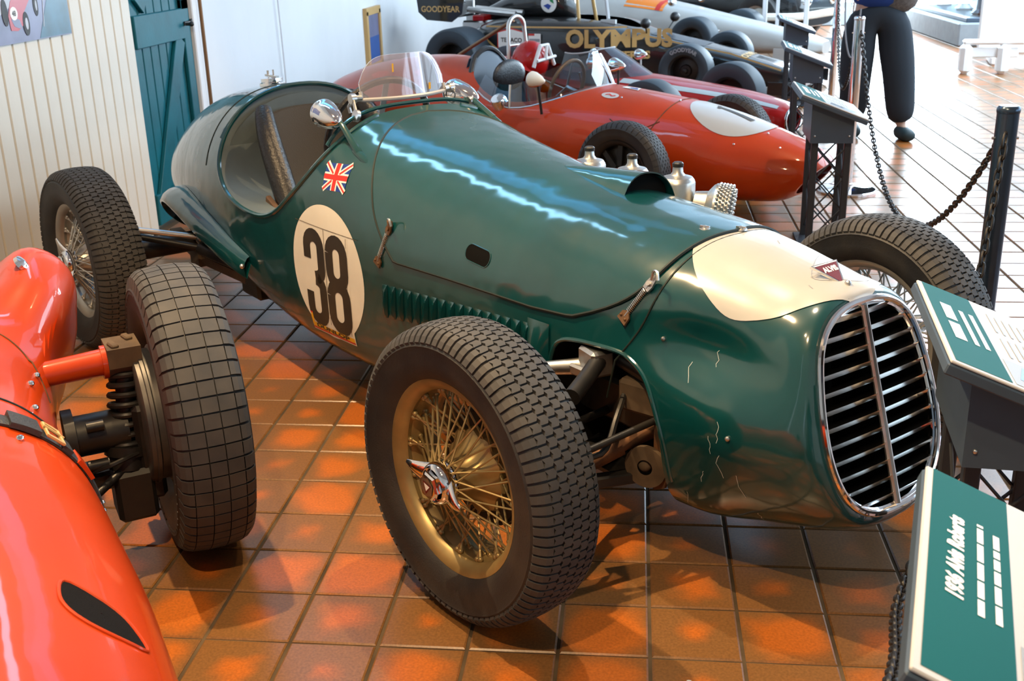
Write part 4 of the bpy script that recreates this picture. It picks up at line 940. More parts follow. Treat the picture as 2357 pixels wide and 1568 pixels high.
# running gear
def gear(name, m, fn, lab=None): mb = MB(); fn(mb); return mb.build(name, MT[m], green, label=lab)
for sy in (-1, 1):
    gear('chassis_rail', 'iron', lambda m: (m.box((-.05, sy*.19, .36), (.5, .07, .12), None, .01), m.box((-1.2, sy*.25, .2), (1.9, .06, .06))))
    gear('spring_cover', 'dust', lambda m: (m.box((.06, sy*.225, .425), (.16, .10, .085), Matrix.Rotation(R_(12), 3, 'Z'), .01),))
    gear('rocker_arm', 'iron', lambda m: (m.tube(crom([(-.10, sy*.22, .515), (-.06, sy*.30, .505), (-.02, sy*.38, .485), (.02, sy*.46, .47)], 4), [.022]*13, 16), m.cyl((-.05, sy*.25, .505), (.10, sy*.26, .485), .024, .02), m.cyl((.075, sy*.24, .485), (.115, sy*.24, .48), .03)))
    gear('fluid_reservoir', 'alu', lambda m: (m.box((-.075, sy*.30, .498), (.080, .065, .07), Matrix.Rotation(R_(-12), 3, 'Z'), .008), m.cyl((-.10, sy*.30, .475), (-.19, sy*.37, .46), .024, .018), m.box((-.11, sy*.32, .47), (.08, .05, .03), None, .006)), 'dull aluminium damper body')
    gear('upright', 'iron', lambda m: (m.cyl((0, sy*.60, .24), (0, sy*.60, .50), .028), m.box((0, sy*.56, .36), (.08, .08, .14), None, .012)))
    gear('lower_arm', 'iron', lambda m: (m.beam((.09, sy*.20, .22), (0, sy*.60, .255), .035, .03, bev=.004), m.beam((-.16, sy*.20, .22), (0, sy*.60, .255), .035, .03, bev=.004)))
    gear('spring_damper', 'rust', lambda m: (m.cyl((.10, sy*.19, .36), (.03, sy*.36, .30), .019), m.cyl((.045, sy*.325, .312), (.0, sy*.46, .262), .026)), 'rusty brown damper tube')
    gear('track_rod', 'iron', lambda m: (m.cyl((-.12, sy*.16, .33), (-.10, sy*.60, .31), .011), m.cyl((.12, sy*.16, .40), (.06, sy*.58, .33), .009)))
    gear('brake_disc', 'dust', lambda m: (m.lathe([(.02, 0), (.052, .002), (.055, .008), (.055, .02), (.02, .022)], 24, o=(.105, sy*.285, .27), ax=(.4, sy, 0)), m.sphere((.10, sy*.29, .27), .02, 10, 6)), 'dusty round pivot housing')
    gear('tie_bracket', 'rust', lambda m: (m.prism([(0, 0), (.05, .02), (.07, .09), (.03, .13), (0, .05)], (.115, sy*.27, .20), (.8, 0, 0), (0, 0, 1), (0, sy*.008, 0)), m.box((.13, sy*.262, .34), (.05, .012, .16))))
    gear('brake_hose', 'iron', lambda m: m.tube(crom([(-.02, sy*.24, .44), (.05, sy*.34, .40), (.08, sy*.42, .33), (.03, sy*.52, .34)], 5), .008, 7))
    # rear
    gear('axle_tube', 'iron', lambda m: (m.cyl((-2.48, sy*.10, .355), (-2.48, sy*.74, .357), .042), m.lathe([(.05, 0), (.09, .01), (.09, .04), (.06, .05)], 24, o=(-2.48, sy*.66, .357), ax=(0, sy, 0))))
    gear('radius_rod', 'iron', lambda m: (m.cyl((-2.42, sy*.66, .43), (-2.28, sy*.42, .36), .014), m.cyl((-2.30, sy*.45, .365), (-1.96, sy*.33, .30), .026), m.box((-2.06, sy*.33, .25), (.16, .07, .10), None, .012)))
    gear('link_rod', 'steel', lambda m: (m.cyl((-2.40, sy*.70, .470), (-2.33, sy*.44, .405), .012), m.sphere((-2.325, sy*.43, .40), .028, 12, 8)))
    gear('rear_spring', 'dust', lambda m: (m.beam((-2.9, sy*.33, .30), (-2.48, sy*.38, .28), .05, .035), m.beam((-2.48, sy*.38, .28), (-2.0, sy*.33, .26), .05, .035), m.box((-2.48, sy*.38, .30), (.09, .07, .10))))
gear('differential', 'iron', lambda m: m.sphere((-2.48, 0, .355), (.12, .14, .13), 18, 12))
gear('undertray', 'iron', lambda m: m.box((-1.1, 0, .140), (2.1, .44, .012)))
wire_wheel(green, (0.0, -.738, .357), .357, .178, .2275, 'gold', camber=R_(-1.0), toe=R_(2.0), spin=R_(12))
wire_wheel(green, (0.02, .738, .357), .357, .178, .2275, 'silver', flip=True, spin=R_(10))
rw = wire_wheel(green, (-2.481, -.820, .357), .357, .190, .2230, 'silver', spin=R_(60), toe=R_(1.5), tread='tread2')
wire_wheel(green, (-2.481, .820, .357), .357, .190, .2230, 'silver', flip=True, spin=R_(10), tread='tread2')
# ------------------------------------------------------------------ background cars
def simple_wheel(car, loc, R, w, rimr, m='silver', flip=False, spokes=0, ribs=7, rub='rubber', label=None):
    ty, tr = tyre_parts(R, w, rimr, n=48, ribs=ribs, zig=True, rubber=rub, tread=rub, lug=True, depth=.005) if ribs else (MB().lathe([(rimr, -.42*w), (rimr+.02, -.47*w), (rimr+(R-rimr)*.55, -.5*w), (R-.02, -.49*w), (R-.004, -.45*w), (R, -.40*w), (R+.002, 0), (R, .40*w), (R-.004, .45*w), (R-.02, .49*w), (rimr+(R-rimr)*.55, .5*w), (rimr+.02, .47*w), (rimr, .42*w)], 56, ax=(0, 1, 0)).mesh('tyre', MT[rub], 40), None)
    wh = new('wheel', rim_mesh(rimr, w*.40, MT[m]), car, loc, (0, 0, PI if flip else 0), label); new('tyre', ty, wh)
    if tr: new('tread', tr, wh, kind='stuff')
    d = MB()
    d.lathe([(.02, -.03), (.05, -.028), (.06, -.01), (rimr*.86, .005), (rimr*.86, .02)], 32, ax=(0, 1, 0)); d.lathe([(.0005, -.065), (.022, -.06), (.026, -.03)], 16, ax=(0, 1, 0))
    for k in range(spokes):
        a = 2*PI*k/spokes; d.beam((.04*math.cos(a), -.03, .04*math.sin(a)), (rimr*.9*math.cos(a), -.02, rimr*.9*math.sin(a)), .03, .02, up=(0, 1, 0))
    new('wheel_centre', d.mesh('wheel_centre', MT[m], 30), wh)
    return wh
def arms(car, x, y0, y1, z, m='steel'):
    for sy in (-1, 1):
        q = MB(); q.cyl((x-.12, sy*y0, z+.09), (x, sy*y1, z+.08), .012); q.cyl((x+.12, sy*y0, z+.09), (x, sy*y1, z+.08), .012); q.cyl((x-.12, sy*y0, z-.09), (x, sy*y1, z-.09), .012); q.cyl((x+.12, sy*y0, z-.09), (x, sy*y1, z-.09), .012); q.cyl((x, sy*(y0+.02), z-.02), (x, sy*y1, z+.06), .022)
        q.build('wishbone', MT[m], car)
def cockpit_cut(car, body, cx, rx, ry, z0, m='leather'):
    q = MB(); q.lathe([(.0005, z0), (.92, z0), (1, z0+.08), (1.03, 1.3), (.0005, 1.3)], 40); o = q.build('cutter', MT[m]); o.scale = (rx, ry, 1); o.location = (cx, 0, 0); o.parent = car
    bpy.context.view_layer.update(); boolcut(body, [o])
# --- number 7
C7 = thing('racing_car', 'orange-red racing car with white roundel number 7 and oval air intake', 'racing car', (.265, 6.57, 0), R_(-33))
B7 = Body([(.84, .160, .375, .185, .28, 2.2, 2.2, -.9), (.81, .185, .400, .165, .28, 2.2, 2.2, -.8), (.72, .225, .455, .145, .29, 2.1, 2.3, -.5), (.5, .285, .545, .13, .32, 2.1, 2.4, -.15), (.2, .335, .625, .12, .35, 2.1, 2.5, 0), (-.2, .375, .675, .12, .38, 2.15, 2.5, 0), (-.6, .41, .705, .12, .41, 2.2, 2.5, 0), (-.95, .435, .72, .12, .42, 2.2, 2.5, 0), (-1.4, .445, .775, .12, .44, 2.2, 2.4, 0), (-1.8, .42, .825, .13, .46, 2.1, 2.3, 0), (-2.3, .34, .77, .17, .46, 2, 2.1, 0), (-2.7, .22, .67, .25, .46, 2, 2, 0), (-2.95, .09, .56, .36, .45, 2, 2, 0), (-3.0, .03, .5, .42, .455, 2, 2, 0)], .28)
m7 = B7.mb(nx=90, nt=72, m=MT['red']); V7 = draper(m7); b7 = m7.build('body', parent=C7)
ip = [B7.P(.84, 2*PI*i/48) for i in range(48)]; ic = sum(ip, Vector())/48; q = MB(); r0 = [ic+(p-ic)*.88+Vector((.06, 0, 0)) for p in ip]; r1 = [ic+(p-ic)*.80-Vector((.35, 0, 0)) for p in ip]; q.grid([r0, r1], closev=True); q.add(r0, [tuple(range(48))[::-1]]); q.add(r1, [tuple(range(48))]); co = q.build('cutter', MT['dark']); co.parent = C7
bpy.context.view_layer.update(); boolcut(b7, [co]); cockpit_cut(C7, b7, -1.02, .46, .36, .55)
q = MB(); q.box((.62, 0, .22), (.02, .24, .02)); q.cyl((.62, -.05, .14), (.62, -.05, .38), .006); q.build('intake_bar', MT['steel'], C7)
d7 = Drape(V7, (.32, -.02, .75), (1, -.06, 0), (0, 1, 0), (.1, .12, -1))
q = MB(); d7.disc(q, (0, 0), .245, .235, 10, 56, .003); q.build('roundel', MT['white'], C7, label='large white nose roundel')
q = MB(); d7.stroke(q, [(-.10, .01), (-.03, .005), (.05, -.005), (.13, -.02)], [.026, .03, .034, .04], .006); d7.stroke(q, [(-.105, .03), (-.09, .0), (-.085, -.02)], .02, .0062); q.build('race_number', MT['ink'], C7, label='slender black number 7')
q = MB(); d7b = Drape(V7, (-.42, -.22, .8), (1, 0, 0), (0, 1, 0), (.3, .6, -1)); d7b.disc(q, (0, -.03), .055, .04, 4, 28, .003); q.build('club_sticker', MT['board'], C7)
q = MB(); d7b.stroke(q, [(-.03, -.035), (-.01, -.02), (.015, -.04), (.035, -.028)], .012, .005); q.build('sticker_print', MT['mark_red'], C7)
q = MB(); d7b.quad(q, [(-.02, .15), (.10, .13), (.07, .21), (-.02, .20)], 4, 4, .003); q.build('sticker', MT['mark_white'], C7); q = MB(); d7b.quad(q, [(.02, .155), (.09, .145), (.065, .185), (.03, .18)], 3, 3, .0045); q.build('sticker_print', MT['mark_blue'], C7)
MB().tube([B7.P(.02-.10*abs(s)**3, PI/2+s*1.5, .001) for s in [-1+.05*i for i in range(41)]], .003, 6).build('nose_gap', MT['rust'], C7)
MB().tube([B7.P(-.28+.30*t, B7.tz(-.28+.3*t, .56-.05*math.sin(PI*t), True), .001) for t in [i/20 for i in range(21)]], .003, 6).build('panel_gap', MT['rust'], C7)
for sy in (-1, 1):
    simple_wheel(C7, (0, sy*.60, .280), .280, .145, .175, 'iron', sy > 0, 8); simple_wheel(C7, (-2.15, sy*.62, .30), .30, .17, .18, 'iron', sy > 0, 8)
arms(C7, 0, .30, .54, .31); arms(C7, -2.15, .34, .56, .32)
q = MB(); P = []
for i in range(13):
    v = i/12; z = .44+.44*v; P.append([Vector((-1.32-.14*v, .27*u*(1-.55*v**3), z-.05*u*u*(v > .5))) for u in [-1+.25*j for j in range(9)]])
q.grid(P, flip=True); q.grid([[p-Vector((.05, 0, .01)) for p in r] for r in P]); q.grid([[p for p in P[-1]], [p-Vector((.05, 0, .01)) for p in P[-1]]], flip=True)
st7 = q.build('seat', mat('blue_black_vinyl', (.02, .045, .085), .4), C7); 
q = MB(); q.tube([r[0] for r in P]+P[-1]+[r[-1] for r in P[::-1]], .018, 8); q.build('seat_piping', MT['leather'], st7)
q = MB(); q.sphere((-1.27, -.01, .72), (.035, .16, .10), 18, 10); q.build('headrest_pad', MT['leather'], st7)
q = MB(); c7s = Vector((-.82, 0, .67)); a7 = Vector((1, 0, -.3)).normalized(); u7 = Vector((0, 1, 0)); v7 = a7.cross(u7); q.tube([c7s+u7*(.17*math.cos(2*PI*i/36))+v7*(.17*math.sin(2*PI*i/36)) for i in range(36)], .012, 8, closed=True); sw7 = q.build('steering_wheel', MT['brownmetal'], C7)
q = MB(); [q.beam(c7s, c7s+u7*(.165*math.cos(a))+v7*(.165*math.sin(a)), .02, .005, up=a7) for a in (R_(90), R_(210), R_(330))]; q.cyl(c7s, c7s+a7*.3, .012); q.build('wheel_spokes', MT['alu'], sw7)
q = MB(); S = []
for i in range(29):
    a = R_(-118+236*i/28); x = -1.02+.50*math.cos(a)*(1.0); y = .385*math.sin(a); zz = V7.ray_cast(Vector((x, y, 1.4)), Vector((0, 0, -1)))[0]; zb = zz.z if zz else .7; hgt = .13+.05*math.cos(a)
    S.append([Vector((x, y, zb)), Vector((x-.04*math.cos(a), y*.97, zb+hgt*.5)), Vector((x-.10*math.cos(a), y*.93, zb+hgt))])
q.grid(S); q.build('windscreen', MT['perspb'], C7, label='clear wrap-around perspex screen')
q = MB(); q.tube([r[0] for r in S], .006, 6); q.build('screen_trim', MT['steel'], C7)
for sy in (-1, 1):
    q = MB(); q.tube([S[4 if sy < 0 else -5][0], S[4 if sy < 0 else -5][1], S[4 if sy < 0 else -5][2]], .008, 6); q.build('screen_stay', MT['steel'], C7)
    q = MB(); pz = Vector((-.74, sy*.42, .765)); q.lathe([(.0005, -.045), (.036, -.04), (.046, -.025), (.044, 0), (.029, .04), (.010, .068), (.0005, .072)], 24, o=pz, ax=(1, 0, -.1)); mi = q.build('mirror', MT['chrome' if sy > 0 else 'cream'], C7); MB().tube([pz+Vector((.02, -sy*.0, -.02)), pz+Vector((.03, -sy*.02, -.20))], .008, 6).build('mirror_stalk', MT['iron'], mi)
    if sy < 0: MB().lathe([(.0463, -.025), (.0447, 0), (.030, .04)], 24, o=pz+Vector((0, 0, -.0015)), ax=(1, 0, -.1), a0=PI*1.05, a1=PI*1.95).build('mirror_base', MT['orange'], mi)
q = MB(); p = B7.P(-1.05, B7.tz(-1.05, .60, True)); q.lathe([(.05, -.02), (.05, .03), (.042, .045), (.0005, .05)], 24, o=p, ax=(0, -.55, .8)); q.build('fuel_cap', MT['chrome'], C7)
for t_, zz in ((-1.75, .74), (-2.2, .70)):
    q = MB(); q.grid([[B7.P(t_+.20*(i/8)-.1, B7.tz(t_, zz, True)+s*.09*math.sin(PI*i/8)**.5, .002) for s in (-1, 0, 1)] for i in range(9)]); q.build('tail_recess', MT['mark_red'], C7)
for (x, a) in ((.55, 1.9), (.64, 2.2), (.45, 2.5), (-.3, 2.0), (.02, 1.7)): MB().sphere(B7.P(x, a, .002), .007, 8, 5).build('rivet', MT['chrome'], C7)
# --- red car with white stripe
C2 = thing('racing_car', 'low red racing car with pale centre stripe and silver roll hoop', 'racing car', (.433, 8.65, 0), R_(-32))
B2 = Body([(.80, .13, .33, .16, .25, 2.2, 2.2, .05), (.77, .17, .35, .145, .25, 2.2, 2.2, .05), (.65, .23, .385, .13, .26, 2.2, 2.3, 0), (.4, .28, .43, .12, .27, 2.2, 2.5, 0), (0, .32, .47, .11, .29, 2.3, 2.6, 0), (-.5, .36, .51, .11, .31, 2.3, 2.6, 0), (-1.0, .39, .53, .11, .32, 2.3, 2.6, 0), (-1.5, .39, .55, .11, .33, 2.2, 2.5, 0), (-1.9, .36, .58, .12, .34, 2.1, 2.4, 0), (-2.4, .27, .54, .15, .33, 2, 2.2, 0), (-2.85, .13, .5, .25, .36, 2, 2, 0), (-2.95, .03, .42, .32, .365, 2, 2, 0)])
m2 = B2.mb(nx=70, nt=60, m=MT['red2']); V2 = draper(m2); b2 = m2.build('body', parent=C2)
ip = [B2.P(.80, 2*PI*i/40) for i in range(40)]; ic = sum(ip, Vector())/40; q = MB(); r0 = [ic+(p-ic)*.86+Vector((.05, 0, 0)) for p in ip]; r1 = [ic+(p-ic)*.8-Vector((.3, 0, 0)) for p in ip]; q.grid([r0, r1], closev=True); q.add(r0, [tuple(range(40))[::-1]]); q.add(r1, [tuple(range(40))]); co = q.build('cutter', MT['dark']); co.parent = C2
bpy.context.view_layer.update(); boolcut(b2, [co]); cockpit_cut(C2, b2, -1.05, .48, .30, .34)
MB().tube([p+Vector((.004, 0, 0)) for p in ip], .010, 8, closed=True).build('intake_ring', MT['chrome'], C2)
for off_ in (-.10, .10):
    q = MB(); q.grid([[B2.P(x, PI/2+(.62 if off_ < 0 else -.62)+s*.12, .003) for s in (-1, -.5, 0, .5, 1)] for x in [.74-.04*i for i in range(32)]], flip=True); q.build('stripe', MT['lightblue'], C2)
q = MB(); P = [[Vector((-.62-.25*math.cos(a)*0-.5*(1-k)*0, 0, 0)) for k in (0, 1)] for a in (0,)]; S = []
for i in range(23):
    a = R_(-100+200*i/22); x = -1.0+.62*math.cos(a)*(1 if math.cos(a) > 0 else .3); y = .30*math.sin(a); h_ = V2.ray_cast(Vector((x, y, 1.2)), Vector((0, 0, -1)))[0]; zb = h_.z if h_ else .6
    S.append([Vector((x, y, zb)), Vector((x-.18*max(0, math.cos(a)), y*.9, zb+.10)), Vector((x-.36*max(0, math.cos(a)), y*.72, zb+.19))])
q.grid(S); q.build('windscreen', MT['perspb'], C2, label='clear pointed perspex screen'); MB().tube([r[2] for r in S], .006, 6).build('screen_trim', MT['board'], C2)
q = MB(); hp = [Vector((-1.66, -.125, .44)), Vector((-1.67, -.12, .66)), Vector((-1.68, -.105, .82))]+[Vector((-1.68, -.105*math.cos(a), .82+.09*math.sin(a))) for a in [PI*i/10 for i in range(1, 10)]]+[Vector((-1.68, .105, .82)), Vector((-1.67, .12, .66)), Vector((-1.66, .125, .44))]
q.tube(hp, .017, 10); hoop2 = q.build('roll_hoop', MT['steel'], C2); MB().cyl((-1.672, -.118, .68), (-1.672, .118, .68), .011).build('hoop_bar', MT['steel'], hoop2); MB().cyl((-1.69, -.02, .88), (-2.40, -.03, .52), .015).build('hoop_brace', MT['brownmetal'], hoop2)
q = MB(); q.sphere((-1.54, 0, .55), (.16, .15, .17), 20, 12); q.build('headrest_fairing', MT['red2'], C2); 
q = MB(); q.tube([(-1.40, -.14, .52), (-1.38, -.07, .69), (-1.38, .03, .69), (-1.39, .13, .52)], .016, 6); q.tube([(-1.375, -.12, .57), (-1.375, .13, .59)], .013, 6); q.tube([(-1.37, -.01, .58), (-1.37, .0, .69)], .013, 6); q.build('harness_frame', MT['mark_white'], C2)
MB().sphere((-1.72, -.20, .60), .035, 12, 8).build('amber_lamp', MT['amber'], C2)
q = MB(); q.sphere((-.92, .02, .60), (.03, .07, .08), 14, 8); q.cyl((-.9, .02, .45), (-.9, .02, .60), .02); q.build('instrument_pod', MT['chrome'], C2)
q = MB(); q.sphere((-.60, -.03, .53), (.07, .05, .08), 14, 8); q.build('helmet_badge', MT['red2'], C2)
for sy in (-1, 1):
    simple_wheel(C2, (0, sy*.63, .263), .263, .19, .155, 'iron', sy > 0, 0, ribs=0, rub='bluewhl'); simple_wheel(C2, (-2.2, sy*.64, .29), .29, .24, .17, 'iron', sy > 0, 0, ribs=0, rub='bluewhl')
    q = MB(); pz = Vector((-.68, sy*.34, .61)); q.lathe([(.0005, -.045), (.036, -.04), (.045, -.025), (.04, .01), (.016, .05), (.0005, .06)], 20, o=pz, ax=(1, 0, 0)); mi = q.build('mirror', MT['chrome'], C2); MB().tube([pz, pz+Vector((.02, -sy*.02, -.16))], .007, 6).build('mirror_stalk', MT['steel'], mi)
arms(C2, 0, .28, .55, .28); arms(C2, -2.2, .30, .54, .31)
# --- black car
CF = thing('racing_car', 'black racing car with gold lettering, gold pinstripes and rear wing', 'racing car', (.735, 11.76, 0), R_(-20))
mb = MB(); 
def slab(secs, m, name, parent=CF, n=4.5, nt=64, **k):
    B = Body([(x, w, zt, zb, (zt+zb)/2, n, n, 0) for x, w, zt, zb in secs]); mm = B.mb(nx=50, nt=nt, m=MT[m]); return B, mm, mm.build(name, parent=parent, **k)
BF, mF, bF = slab([(1.02, .22, .16, .10), (.9, .25, .24, .09), (.5, .27, .36, .08), (0, .29, .47, .07), (-.45, .32, .56, .07), (-.7, .42, .62, .07), (-1.0, .58, .70, .07), (-1.6, .60, .74, .08), (-2.1, .57, .74, .09), (-2.4, .45, .68, .12), (-2.6, .30, .58, .16)], 'black', 'body')
VF = draper(mF)
cockpit_cut(CF, bF, -1.15, .42, .27, .40)
BA, mA, bA = slab([(-1.45, .04, .84, .70), (-1.52, .15, .98, .70), (-1.7, .20, 1.05, .70), (-2.1, .16, .98, .70), (-2.5, .06, .82, .68)], 'black', 'engine_cover', n=2.4)
def sidepanel(x0, x1, z0, z1, m, name, off=.004, sl=0):
    q = MB(); q.grid([[Vector((x0+(x1-x0)*i/10, -BF.F[0](x0+(x1-x0)*i/10)*1.0-off, 0))+Vector((0, 0, z0+(z1-z0)*k+sl*i/10)) for k in (0, .5, 1)] for i in range(11)]); return q.build(name, MT[m], CF)
sidepanel(-2.25, -.72, .655, .672, 'goldline', 'pinstripe', .012); 
def sstroke(pts, w, m, name):
    q = MB(); L_ = crom([Vector((a, b, 0)) for a, b in pts], 8) if len(pts) > 2 and name == 'curve' else [Vector((a, b, 0)) for a, b in pts]
    LL = []
    for a, b in zip(L_, L_[1:]): LL += [a.lerp(b, k/6) for k in range(6)]
    LL.append(L_[-1]); P = []
    for i, p in enumerate(LL):
        t = (LL[min(i+1, len(LL)-1)]-LL[max(i-1, 0)]).normalized(); nn = Vector((-t.y, t.x, 0))*w/2
        P.append([Vector((e.x, -BF.F[0](e.x)-.012, e.y)) for e in (p+nn, p-nn)])
    q.grid(P); return q.build('pinstripe', MT[m], CF)
sstroke([(-2.3, .56), (-2.05, .40), (-1.88, .27), (-1.75, .225), (-1.05, .205)], .022, 'goldline', 'x')
sstroke([(-.62, .585), (-.2, .50), (.3, .41), (.8, .26)], .016, 'goldline', 'x')
def sidetext(s, size, x, z, bold, sx, name, m='goldline'):
    tv, tf = text_mesh(s, size, bold, sub=1); q = MB(); q.add([Vector((x+p.x*sx, -BF.F[0](x+p.x*sx)-.016, z+p.y)) for p in tv], tf); return q.build(name, MT[m], CF, smooth=0)
sidetext('OLYMPUS', .235, -.80, .545, .010, 1.0, 'sponsor_lettering'); sidetext('CAMERAS', .10, -.74, .385, .005, 1.06, 'sponsor_lettering')
hx = [(-.16, .075), (0, .11), (.16, .075), (.16, -.07), (.0, -.11), (-.16, -.07)]
def sidepoly(poly, x, z, m, name, off=.014, lab=None):
    q = MB(); q.add([Vector((x+a, -BF.F[0](x+a)-off, z+b)) for a, b in poly], [tuple(range(len(poly)))]); return q.build(name, MT[m], CF, smooth=0, label=lab)
sidepoly([(a*1.08, b*1.12) for a, b in hx], -1.93, .53, 'mark_red', 'sticker', .013); sidepoly(hx, -1.93, .53, 'mark_white', 'sticker', .016, 'white hexagonal sticker'); sidetext('TEXACO', .06, -1.93, .53, .002, 1.05, 'sticker_letters', 'ink')
sidepoly([(-.07, -.05), (.07, -.05), (.07, .05), (-.07, .05)], -1.66, .55, 'mark_white', 'sticker', .015); sidepoly([(-.07, .03), (.0, .03), (.0, .05), (-.07, .05)], -1.66, .55, 'mark_red', 'sticker', .017); sidepoly([(-.06, -.03), (.06, -.03), (.06, .0), (-.06, .0)], -1.66, .55, 'greytext', 'sticker', .017)
q = MB(); 
for sy in (-1, 1):
    simple_wheel(CF, (0, sy*.74, .25), .25, .24, .155, 'iron', sy > 0, 0, ribs=0, rub='bluewhl'); simple_wheel(CF, (-2.5, sy*.70, .31), .31, .42, .17, 'iron', sy > 0, 0, ribs=0, rub='bluewhl')
tv, tf = text_mesh('GOODYEAR', .05, .002, sub=1); 
for a_ in (1,):
    q = MB(); r_ = .222; q.add([Vector(((r_+p.y)*math.sin(p.x/.222*1.0), -.74-.1215, .27+(r_+p.y)*math.cos(p.x/.222))) for p in tv], tf); q.build('tyre_lettering', MT['greytext'], CF, smooth=0)
arms(CF, 0, .26, .64, .27); arms(CF, -2.5, .26, .52, .33)
wg_ = MB(); wg_.grid([[Vector((-2.98+.34*u, y, .86+.05*math.sin(PI*u)-.10*u)) for u in (0, .15, .35, .6, .85, 1)] for y in (-.52, 0, .52)]); wg_.grid([[Vector((-2.98+.34*u, y, .84-.10*u)) for u in (0, .15, .35, .6, .85, 1)] for y in (-.52, 0, .52)], flip=True)
wing = wg_.build('rear_wing', MT['black'], CF)
for sy in (-1, 1):
    q = MB(); q.prism([(-3.06, .80), (-2.96, .72), (-2.66, .70), (-2.54, .78), (-2.50, .94), (-2.60, 1.04), (-2.95, 1.06), (-3.08, .96)], (0, sy*.53, 0), (1, 0, 0), (0, 0, 1), (0, sy*.016, 0)); q.build('end_plate', MT['black'], wing, smooth=0)
q = MB(); text_on(q, 'GOODYEAR', .085, (-2.79, -.5495, .83), (1, 0, 0), (0, 0, 1), .002); q.build('wing_lettering', MT['goldline'], wing, smooth=0)
q = MB(); q.box((-2.72, 0, .65), (.10, .04, .5), None, .008); q.box((-2.66, .1, .6), (.3, .3, .16), None, .02); q.build('wing_post', MT['steel'], CF)
q = MB(); q.box((-2.5, -.1, .72), (.14, .3, .06), None, .01); q.build('oil_cooler', MT['red2'], CF)
for y in (-.16, .02): MB().tube([(-1.95, y-.28, .78), (-2.2, y-.28, .80), (-2.55, y-.2, .82)], .03, 8).build('exhaust_pipe', MT['steel'], CF)
q = MB(); q.lathe([(.0005, 0), (.085, .002), (.09, 0)], 28, o=(-1.68, -.206, .87), ax=(0, -1, 0)); q.build('emblem', MT['mark_white'], CF, label='round white emblem with blue and green swirl'); q = MB(); q.prism([(-.06, -.02), (0, -.06), (.03, -.02), (-.01, .0)], (-1.68, -.2095, .87), (1, 0, 0), (0, 0, 1), (0, -.001, 0)); q.build('emblem_swirl', MT['mark_blue'], CF, smooth=0); q = MB(); q.prism([(0, .065), (.05, .04), (.06, .0), (.02, .02)], (-1.68, -.2095, .87), (1, 0, 0), (0, 0, 1), (0, -.001, 0)); q.build('emblem_swirl', mat('green_print', (.02, .25, .08), .5), CF, smooth=0)
q = MB(); q.tube([(-1.32, -.24, .66), (-1.36, -.20, .95), (-1.38, 0, 1.08), (-1.36, .20, .95), (-1.32, .24, .66)], .02, 8); q.build('roll_hoop', MT['goldline'], CF)
q = MB(); q.tube([(-1.0, -.235, .72), (-1.05, -.18, .92)], .02, 6); q.box((-.98, -.28, .70), (.16, .04, .04)); q.build('screen_pillar', MT['board'], CF)
q = MB(); q.grid([[BF.P(-.55+.02*0+.55*i/6, PI/2+s*.9*.4, .004) for s in (-1, 0, 1)] for i in range(7)], flip=True); q.build('nose_panel', MT['gunmetal'], CF)
for sy in (-1, 1):
    q = MB(); q.box((.92, sy*.42, .10), (.28, .40, .02), Matrix.Rotation(.12, 3, 'Y'), .004); q.box((.92, sy*.62, .13), (.32, .015, .12), None, .003); q.build('front_wing', MT['black'], CF); q = MB(); q.box((.80, sy*.42, .135), (.06, .38, .012)); q.build('wing_flap', MT['steel'], CF)
    q = MB(); q.sphere((-.52, sy*.46, .70), (.05, .07, .05), 12, 8); mi = q.build('mirror', MT['iron'], CF); MB().tube([(-.52, sy*.46, .68), (-.55, sy*.33, .58)], .008, 6).build('mirror_stalk', MT['iron'], mi); MB().sphere((-.505, sy*.46, .72), .02, 8, 6).build('mirror_glint', MT['chrome'], mi)
tv, tf = text_mesh('OLYMPUS', .10, .004, sub=1); q = MB(); dF = Drape(VF, (.42, 0, .6), (0, 1, 0), (-1, 0, 0), (0, 0, -1)); q.add([dF.pt(p.x, p.y, .004) for p in tv], tf); q.build('nose_lettering', MT['goldline'], CF, smooth=0)
for car_, dz in ((C7, .05), (C2, .028), (CF, .04)):
    for ch in car_.children:
        if not ch.name.startswith('wheel') or ch.name.startswith('wheel_spokes'): ch.location.z -= dz
# --- white car behind
CW = thing('racing_car', 'white and orange racing car with long flat nose behind the black car', 'racing car', (1.02, 14.40, 0), R_(-28))
BW = Body([(1.35, .14, .26, .12, .19, 3, 3, 0), (1.2, .20, .31, .11, .2, 3, 3, 0), (.6, .25, .44, .10, .27, 3, 3, 0), (0, .30, .56, .09, .32, 3, 3, 0), (-.5, .36, .66, .09, .38, 3, 3, 0), (-1.0, .45, .74, .09, .42, 3, 3, 0), (-1.6, .5, .80, .10, .45, 2.6, 3, 0), (-2.2, .42, .78, .12, .45, 2.4, 3, 0), (-2.6, .2, .62, .2, .4, 2.2, 2.4, 0)])
mW = BW.mb(nx=50, nt=56, m=MT['white']); bW = mW.build('body', parent=CW); cockpit_cut(CW, bW, -1.1, .42, .26, .42)
q = MB(); q.grid([[BW.P(-.62-.5*i/8, PI/2+.35+s*.8, .004) for s in (-.4, 0, .4, .8)] for i in range(9)], flip=True); q.build('orange_panel', MT['orange'], CW)
q = MB(); q.grid([[BW.P(-.66-.03*i, PI/2+.35+s*.8, .006) for s in (-.4, 0, .4, .8)] for i in range(3)], flip=True); q.build('red_stripe', MT['mark_red'], CW)
